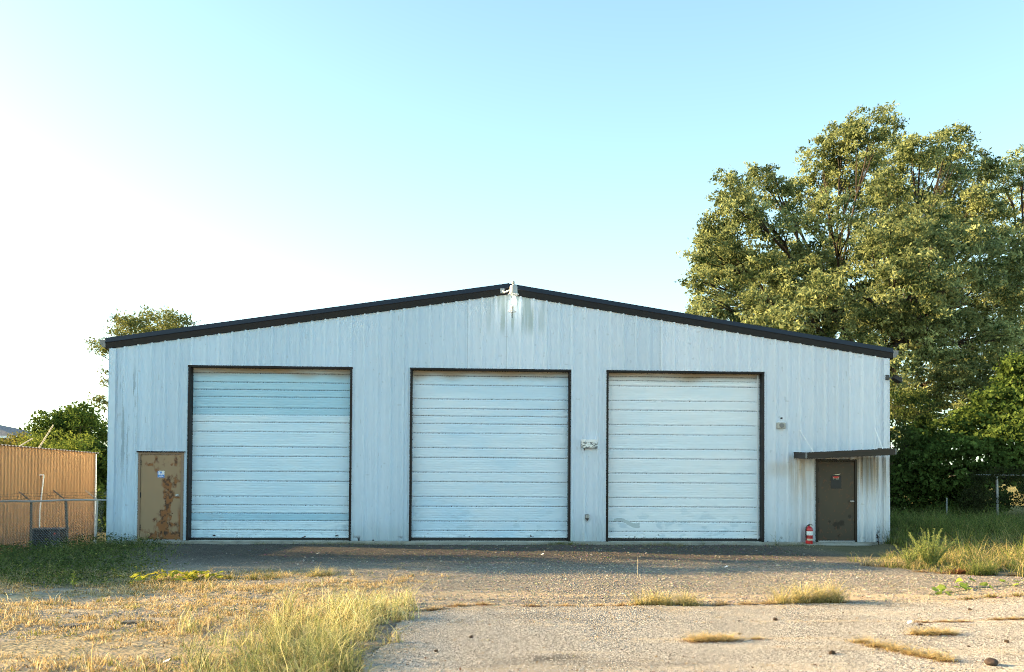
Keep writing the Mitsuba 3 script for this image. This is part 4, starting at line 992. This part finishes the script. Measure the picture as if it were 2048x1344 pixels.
for (x_, y_, t_) in ((3.72, -4.35, 'scrap of white litter on the gravel before the right roll-up door'), (.62, -2.35, 'scrap of white litter in the shadow before the middle door'), (4.1, -9.25, 'tiny white scrap on the asphalt near the brown grass streak'), (-3.35, -10.6, 'tiny white scrap in the dry grass at the bottom left')):
    k = thing('paper_scrap', t_, 'litter'); z_ = float(top_z(np.array(x_), np.array(y_))) + .004
    v = np.array([(x_, y_, z_), (x_ + .06, y_ + .01, z_ + .02), (x_ + .065, y_ + .05, z_ + .035), (x_ + .01, y_ + .04, z_ + .012)])
    scene[k] = mikit.ply(trimesh.Trimesh(v, np.array([(0, 1, 2), (0, 2, 3)]), process=False), 'white_plain')
for (a, b, t_) in (((-5.05, -9.1), (-4.75, -9.02), 'broken grey slab of old asphalt in the dirt at the lower left'), ((-4.45, -8.98), (-4.2, -8.9), 'smaller broken slab right of the grey asphalt chunk, lower left')):
    k = thing('asphalt_chunk', t_, 'asphalt chunk'); z_ = float(ground_z(np.array(a[0]), np.array(a[1])))
    pts = np.array([(a[0] + (b[0] - a[0]) * u_ + R.normal(0, .015), a[1] + (b[1] - a[1]) * u_ + w_ + R.normal(0, .012), z_ + h_) for u_ in (0, .3, .7, 1) for w_ in (-.05, .06) for h_ in (-.03, .028)])
    scene[k] = mikit.ply(trimesh.convex.convex_hull(pts), P((.10, .098, .095), .9))

# ================================================================ trees, bushes and vines
PECAN = [ (19.77,20.24,19.69,1.53), (19.03,21.71,19.95,1.32), (18.38,22.68,19.25,1.4), (18.6,25.06,18.49,1.34), (19.71,22.21,18.38,1.67), (23.12,24.19,20.01,1.81), (18.39,13.62,15.78,1.13), (22.8,18.45,18.29,1.14), (26.84,23.03,19.31,1.2), (23.58,20.69,17.16,1.48), (22.63,24.93,17.18,1.93), (14.25,13.35,12.74,1.18), (17.7,18.58,12.9,1.56), (11.18,17.05,15.39,0.91), (13.64,19.65,16.84,0.93), (14.88,20.09,16.15,1.05), (10.61,13.81,12.83,1), (10.52,16.53,12.61,0.99), (12.82,16.29,13.17,1.08), (12.04,23.02,13.02,1.18), (13.44,22.38,12.87,1.44), (12.33,14.51,10.88,1.15), (11.48,21.73,11.02,1.09), (11.02,15.24,9.25,1.18), (15.05,20.85,10.87,1.33), (13.48,13.57,9.99,1.29), (10.02,14.99,8.39,0.9), (20.7,24.72,11.28,1.77), (14.6,15.02,8.23,1.36), (17.61,14.62,11.91,1.35), (25.51,26.19,13.99,1.99), (22.8,24.71,11.9,1.77), (18.44,16.08,7.91,1.59), (25.99,25.47,11.53,1.81), (23,19.38,14.55,1.5), (25.35,20.88,16.19,1.22), (21.09,15,12.32,1.19), (27.14,24.86,13.2,1.49), (25.68,21.18,10.57,1.58), (26.36,24.62,8.97,1.77), (27.47,22.54,8.64,1.55), (24.8,17.17,8.68,1.27), (20.77,17.52,6,1.42), (21.95,16.3,5.63,1.37), (24.31,17.2,6.24,1.41), (25.63,17.29,7.25,1.42), (19.49,17.06,5.2,1.4), (21.85,19.72,4.19,1.51), (11.94,13.04,7.27,1.06), (19.34,21.53,7.82,1.63) ]
PECAN_BACK = [ (29.94,24.25,19.01,1.24), (30.93,24.15,19.88,1.12), (34.12,28.13,19.37,1.45), (30.56,25.32,16.72,1.39), (30.71,23.7,15.29,1.51), (30.88,25.36,13.4,1.57), (33.69,27.39,12.71,1.65), (31.37,22.1,18.18,1.54), (37.82,29.6,18.33,2), (30.7,20.97,12.51,1.63), (35.72,27.49,11.17,1.91), (34.53,28.08,9.98,1.77), (27.29,21.68,10.15,1.38), (33.67,26.18,6.86,1.85) ]
SLIM = [(-14.39,16.43,8.26,0.46), (-14.73,16.43,8.62,0.41), (-16.43,16.51,8.08,0.55),  (-17.05,16.86,8.37,0.51), (-16.63,17.9,8.71,0.62), (-14.54,15.22,8.08,0.48), (-16.93,15.1,7.08,0.35), (-17.94,16.02,7.13,0.29), (-18.86,20.08,8.43,0.5), (-15.44,15.81,7.58,0.58), (-15.67,18.66,8.28,0.49), (-19.53,19.92,5.98,0.17), (-19.52,20.08,6.48,0.15), (-18.1,16.94,4.8,0.25), (-18.39,17.04,4.86,0.16), (-18.35,17.75,4.46,0.21), (-17.7,19.24,7,0.74), (-14.55,15.31,6.44,0.66), (-14.41,18.22,7.85,0.58), (-13.54,17.82,6.84,0.71), (-15.45,19.11,5.78,0.86), (-15.32,15.16,4.66,0.76), (-18.87,18.57,3.75,0.19), (-17.03,15.3,6.85,0.31) ]
DARKBUSH = [(-13.22,7.5,0.61,0.5), (-13.82,8.03,0.25,0.57), (-13.14,7.51,-0.05,0.46), (-13.12,7.01,-0.34,0.39), (-12.71,7,-0.42,0.32), (-14.61,8.57,0.05,0.59),  (-16.43,10.31,3.25,0.59), (-16.08,10.98,3.33,0.68), (-16.2,12.44,3.03,0.68), (-14.53,9.81,2.05,0.58), (-16.93,12.71,2.49,0.84), (-16.51,10.79,2.34,0.75), (-14.48,10.09,1.24,0.51), (-15.02,9.92,1.23,0.73), (-15.85,9.83,1.23,0.72), (-14.9,9.47,3.57,0.39), (-13.88,10.12,1.79,0.73) ]
LIGHTBUSH = [ (-14.5,6.87,2.56,0.42), (-15.11,7.23,2.41,0.36), (-13.52,5.82,2.45,0.37), (-13.2,5.66,2.14,0.38), (-14.9,7.42,2.17,0.46), (-14.94,6.56,2.15,0.35), (-13.15,6.41,2.55,0.22), (-13.08,6.28,2.16,0.28) ]
YELLOWBUSH = [ (-16.9,8.8,2.54,0.28), (-16.8,9.05,2.76,0.25), (-16.99,8.55,2.36,0.28), (-16.24,8.55,2.53,0.24), (-16.13,7.85,2.17,0.3), (-17.33,8.82,2.28,0.35) ]
KUDZU = [ (14.16,6.69,2.92,0.57), (15.34,7.31,3.13,0.65), (16.74,7.92,3.39,0.74), (16.74,6.56,3.81,0.8), (18.17,7.51,4.78,0.7), (18.18,7.65,5.41,0.49), (13.91,5.9,1.78,0.97), (14.64,5.36,1.86,1.03), (15.74,5.31,2.19,0.95), (16.53,5.27,2.75,0.95), (13.57,6.42,1.03,0.74), (14.24,5.9,0.81,0.81), (15.38,5.85,0.81,0.81), (18.42,7.38,4.24,0.87), (19.11,7.34,4.94,0.87), (18.72,6.66,3.16,1.01), (18.91,7.12,1.64,1.03), (14.06,6.95,2.2,0.68), (17.19,6.24,3.45,0.83) ]
CORNER = [ (13.32,6.72,3.62,0.37), (13.1,6.2,2.92,0.43), (13.04,6.38,2.27,0.4), (13.45,6.8,1.52,0.5), (13.2,6.52,0.78,0.5), (13.69,6.76,4.13,0.37), (14.02,6.32,3.93,0.5), (12.96,6.38,4.25,0.23) ]
FENCEVINE = [ (14.24,4,1.55,0.27), (14.6,3.86,1.7,0.21), (14.98,3.75,1.71,0.18), (13.92,3.86,1.11,0.3), (13.83,3.85,0.67,0.33), (14.2,3.83,0.89,0.33), (15.6,3.96,1.64,0.21), (15.23,4.1,0.88,0.24), (15.66,3.86,0.9,0.3) ]
def crown(blobs, per_m2, leaf, cols, twig=.30, per_twig=34, droop=.25, shell=.55, updown=.35, zmin=None):
    """Leaf sprays spread through the volume of the boughs; returns mesh and colours."""
    out = []
    for (bx, by, bz, r) in blobs:
        nt = max(3, int(per_m2 * r * r)); d_ = unit(nt)
        rad = r * (shell + (1 - shell) * R.random(nt)) ** .7 * np.where(R.random(nt) < .12, 1.22, 1.0)
        tc = np.array([bx, by, bz]) + d_ * rad[:, None] * [1, 1, .86]
        q = nt * per_twig
        base = np.repeat(tc, per_twig, 0); od = np.repeat(d_, per_twig, 0)
        p_ = base + R.normal(0, twig, (q, 3)) * [1, 1, .6]
        dirs = od * .5 + unit(q) * .9 - [0, 0, droop]
        nn = od * .45 + unit(q) * .75 + [0, 0, updown]
        tone = np.repeat(R.random((nt, 1)), per_twig, 0) * .6 + R.random((q, 1)) * .4; tone = tone ** 1.35
        c_ = (np.array(cols[0]) * (1 - tone) + np.array(cols[1]) * tone) * R.normal(1, .12, (q, 1)).clip(.6, 1.5)
        sz = leaf[0] * R.uniform(.6, 1.25, q)
        ok = np.ones(q, bool) if zmin is None else p_[:, 2] > zmin
        out.append(leaves(p_[ok], dirs[ok], nn[ok], sz[ok], sz[ok] * leaf[1], c_[ok]))
    return join(out)
def skeleton(base, trunk_top, blobs, r0, lean=(0, 0), wig=.5, sides=8, seed=0, forks=5):
    """Trunk with limbs that fork on the way to each bough."""
    rg = np.random.default_rng(seed); base, top = np.array(base, float), np.array(trunk_top, float)
    tr = [base + (top - base) * t + np.r_[rg.normal(0, .06 * wig, 2), 0] * (0 < t < 1) for t in np.linspace(0, 1, 7)]
    trunk = tube(tr, np.linspace(r0 * 1.25, r0 * .72, 7), 12)
    B_ = np.array([b[:3] for b in blobs]); limbs = []
    # primary limbs toward cluster means
    idx = rg.choice(len(B_), min(forks, len(B_)), replace=False); C_ = B_[idx].copy()
    for _ in range(6):
        lab_ = np.argmin(np.linalg.norm(B_[:, None] - C_[None], axis=2), 1)
        C_ = np.array([B_[lab_ == j].mean(0) if (lab_ == j).any() else C_[j] for j in range(len(C_))])
    for j, c_ in enumerate(C_):
        st = tr[-1] + (tr[-2] - tr[-1]) * rg.uniform(0, 1.6); mid = st + (c_ - st) * .72
        pl = [st + (mid - st) * t + np.array([0, 0, 1]) * .10 * np.linalg.norm(mid - st) * math.sin(t * math.pi) + rg.normal(0, .10 * wig, 3) * (0 < t < 1) for t in np.linspace(0, 1, 7)]
        limbs.append(tube(pl, np.linspace(r0 * .40, r0 * .16, 7), sides))
        for b_ in B_[lab_ == j]:
            s_ = pl[rg.integers(3, 7)]
            pb = [s_ + (b_ - s_) * t + rg.normal(0, .09 * wig, 3) * (0 < t < 1) + np.array([0, 0, .06]) * np.linalg.norm(b_ - s_) * math.sin(t * math.pi) for t in np.linspace(0, 1, 6)]
            limbs.append(tube(pb, np.linspace(r0 * .19, r0 * .05, 6), 6))
            for _ in range(5):
                e_ = b_ + rg.normal(0, .55, 3).clip(-.6, .6) * [1, 1, .8]
                limbs.append(tube([pb[3], (pb[3] + e_) / 2 + rg.normal(0, .1, 3), e_], [r0 * .07, r0 * .045, r0 * .02], 5))
    return trunk, cat(*limbs)
def tree(name, text, cat_, base, top, blobs, r0, crown_kw, **kw):
    k = thing(name, text, cat_)
    t_, l_ = skeleton(base, top, blobs, r0, **kw)
    put('trunk', t_, 'bark', k, smooth=True); put('limbs', l_, 'bark', k, smooth=True)
    m, c = crown(blobs, **crown_kw); put('crown', m, 'foliage', k, color=c)
    return k
PEC = dict(per_m2=36, leaf=(.20, .44), cols=((.024, .052, .016), (.52, .58, .27)), per_twig=34, twig=.155, shell=.30)
rg_ = np.random.default_rng(31); PB = np.array(PECAN); FILL = []
while len(FILL) < 22:                                   # boughs inside the crown, between those of its outline
    i, j = rg_.integers(0, len(PB), 2)
    if i != j and np.linalg.norm(PB[i, :3] - PB[j, :3]) < 7.5:
        t_ = rg_.uniform(.3, .7); q_ = PB[i] * (1 - t_) + PB[j] * t_
        if q_[2] < 17: FILL.append(tuple(np.r_[q_[:3] + rg_.normal(0, .4, 3), rg_.uniform(.9, 1.5)]))
PECAN = PECAN + FILL + [(9.28,15.42,11.78,0.77), (9.06,15.45,10.41,0.68), (8.91,14.49,8.82,0.75), (10.11,16.36,13.26,0.75), (14.4,17.18,13.87,0.82), (14.69,16.2,12.11,1.03), (18.85,14.02,13.08,1.1), (17.63,15.04,14.56,1.14), (14.72,9.25,8.86,1.08), (15.74,9.2,9.24,1.02), (17.12,10.16,8.56,1.06), (16.44,11.14,11.2,1), (15.24,11.19,10.99,0.96), (19.04,11.06,9.82,1), (21.89,12.92,11.25,1.03), (22.32,12.93,9.75,1.07), (19.3,12.03,11.34,0.95), (25.44,18.69,17.18,0.92), (24.38,17.77,14.77,0.99), (12.86,11.33,8.78,0.96), (11.86,11.38,7.77,0.96), (11.05,12.41,7.98,0.91), (23,15.86,12.64,1.06), (22.55,14.91,10.49,1.14), (24,17.78,15.27,0.87), (21.48,12.98,8.89,1.03), (20.57,12.04,7.21,1.03), (14.56,12.25,9.45,1.08), (14.96,11.26,7.79,1.04), (13.47,11.34,6.58,1), (16.06,11.21,7.8,0.9), (17.07,11.19,6.81,1), (14.73,10.3,5.84,1.06), (18.7,12.11,8.02,0.99)]
tree('broad_tree', 'huge spreading tree with yellow-green leaves towering behind the right end of the building', 'tree', (20.5, 20, 0), (20.2, 20, 4.6), PECAN, .50, PEC, seed=3, forks=8)
tree('broad_tree', 'partly cropped dark tree at the right edge behind the huge spreading tree', 'tree', (33, 26, 0), (33, 25.5, 7), PECAN_BACK, .42, dict(PEC, per_m2=24), seed=5, forks=5)
tree('slender_tree', 'thin sparse tree peeping over the left roof corner', 'tree', (-16.6, 17.5, 0), (-16.6, 17.5, 4.5), SLIM, .16, dict(per_m2=75, leaf=(.17, .38), cols=((.07, .10, .03), (.30, .31, .12)), per_twig=26, twig=.17, shell=.3), seed=7, forks=5)
bush_kw = dict(per_m2=190, leaf=(.15, .5), cols=((.034, .066, .019), (.15, .22, .05)), per_twig=30, twig=.13, shell=.80, updown=.6)
tree('round_bush', 'big rounded dark green bush behind the tan shed against the building', 'bush', (-15.6, 10.6, -.2), (-15.6, 10.6, 1.0), DARKBUSH, .12, bush_kw, seed=8, forks=4)
tree('leafy_bush', 'bright sunlit green bush in front of the big rounded bush, behind the tan shed', 'bush', (-14.2, 6.6, -.2), (-14.2, 6.6, 1.2), LIGHTBUSH, .06, dict(bush_kw, per_m2=130, leaf=(.10, .45), cols=((.10, .15, .03), (.28, .32, .07)), twig=.12), seed=9, forks=4)
tree('leafy_bush', 'small yellowish bush at the far left above the tan shed', 'bush', (-16.8, 8.6, -.2), (-16.8, 8.6, 1.4), YELLOWBUSH, .06, dict(bush_kw, per_m2=150, leaf=(.10, .45), cols=((.12, .13, .03), (.26, .24, .06)), twig=.12), seed=10, forks=4)
k = thing('vine_mound', 'great mound of large-leaved green vine smothering the trees right of the building', 'vine')
m, c = crown(KUDZU, 120, (.16, .80), ((.035, .065, .016), (.18, .26, .065)), twig=.14, per_twig=20, shell=.78, updown=.55, zmin=-.1)
put('leaves', m, 'foliage', k, color=c)
kt, kl = skeleton((16.3, 7.3, 0), (16.3, 7.0, 1.4), KUDZU, .10, seed=12, forks=5)
put('stems', cat(kt, kl), 'bark', k)
k = thing('corner_shrub', 'ragged shrub squeezed between the right wall of the building and the vine mound', 'shrub')
m, c = crown(CORNER, 110, (.12, .55), ((.035, .06, .018), (.10, .13, .04)), twig=.15, per_twig=22, shell=.5, updown=.4, zmin=0)
put('leaves', m, 'foliage', k, color=c)
kt, kl = skeleton((13.3, 6.5, 0), (13.3, 6.5, 1.0), CORNER, .05, seed=13, forks=3); put('stems', cat(kt, kl), 'bark', k)
k = thing('fence_vine', 'thin dry vine hanging over the pipe fence in the shade at the right', 'vine')
m, c = crown(FENCEVINE, 260, (.07, .5), ((.030, .042, .017), (.065, .068, .030)), twig=.10, per_twig=24, shell=.3, updown=.3, zmin=0)  # leaf colours darkened to stand in for shade on the vine
put('leaves', m, 'foliage', k, color=c)
# trees and hedge that stand left of the picture and throw the long shadows across the yard
SH1 = [(-26.0, 0.4, 8.0, .9), (-27.0, 0.9, 7.2, .8), (-25.1, -0.2, 8.6, .7), (-26.5, -0.7, 7.2, .8), (-24.5, 0.9, 7.4, .7), (-25.8, 0.1, 6.6, .8), (-27.7, 0.0, 8.4, .7), (-23.1, 0.9, 8.4, .6), (-22.0, 0.5, 8.5, .5), (-24.1, 0.4, 9.0, .5)]
tree('shade_tree', 'slim tree standing left of the view, its long shadow crossing the yard', 'tree', (-26.0, .3, 0), (-26.0, .3, 5.0), SH1, .16, dict(PEC, per_m2=30), seed=15, forks=4)
SH2 = [(-21.3, -2.6, 3.2, 1.1), (-22.3, -1.5, 4.0, 1.1), (-20.6, -3.4, 2.2, 1.0), (-22.8, -3.2, 4.2, .9), (-21.0, -1.0, 3.0, 1.0), (-22.0, -4.4, 4.6, .7)]
tree('shade_tree', 'broad bushy tree standing left of the view beyond the tan shed', 'tree', (-21.6, -2.4, -.1), (-21.6, -2.4, 1.8), SH2, .14, dict(PEC, per_m2=40), seed=16, forks=4)
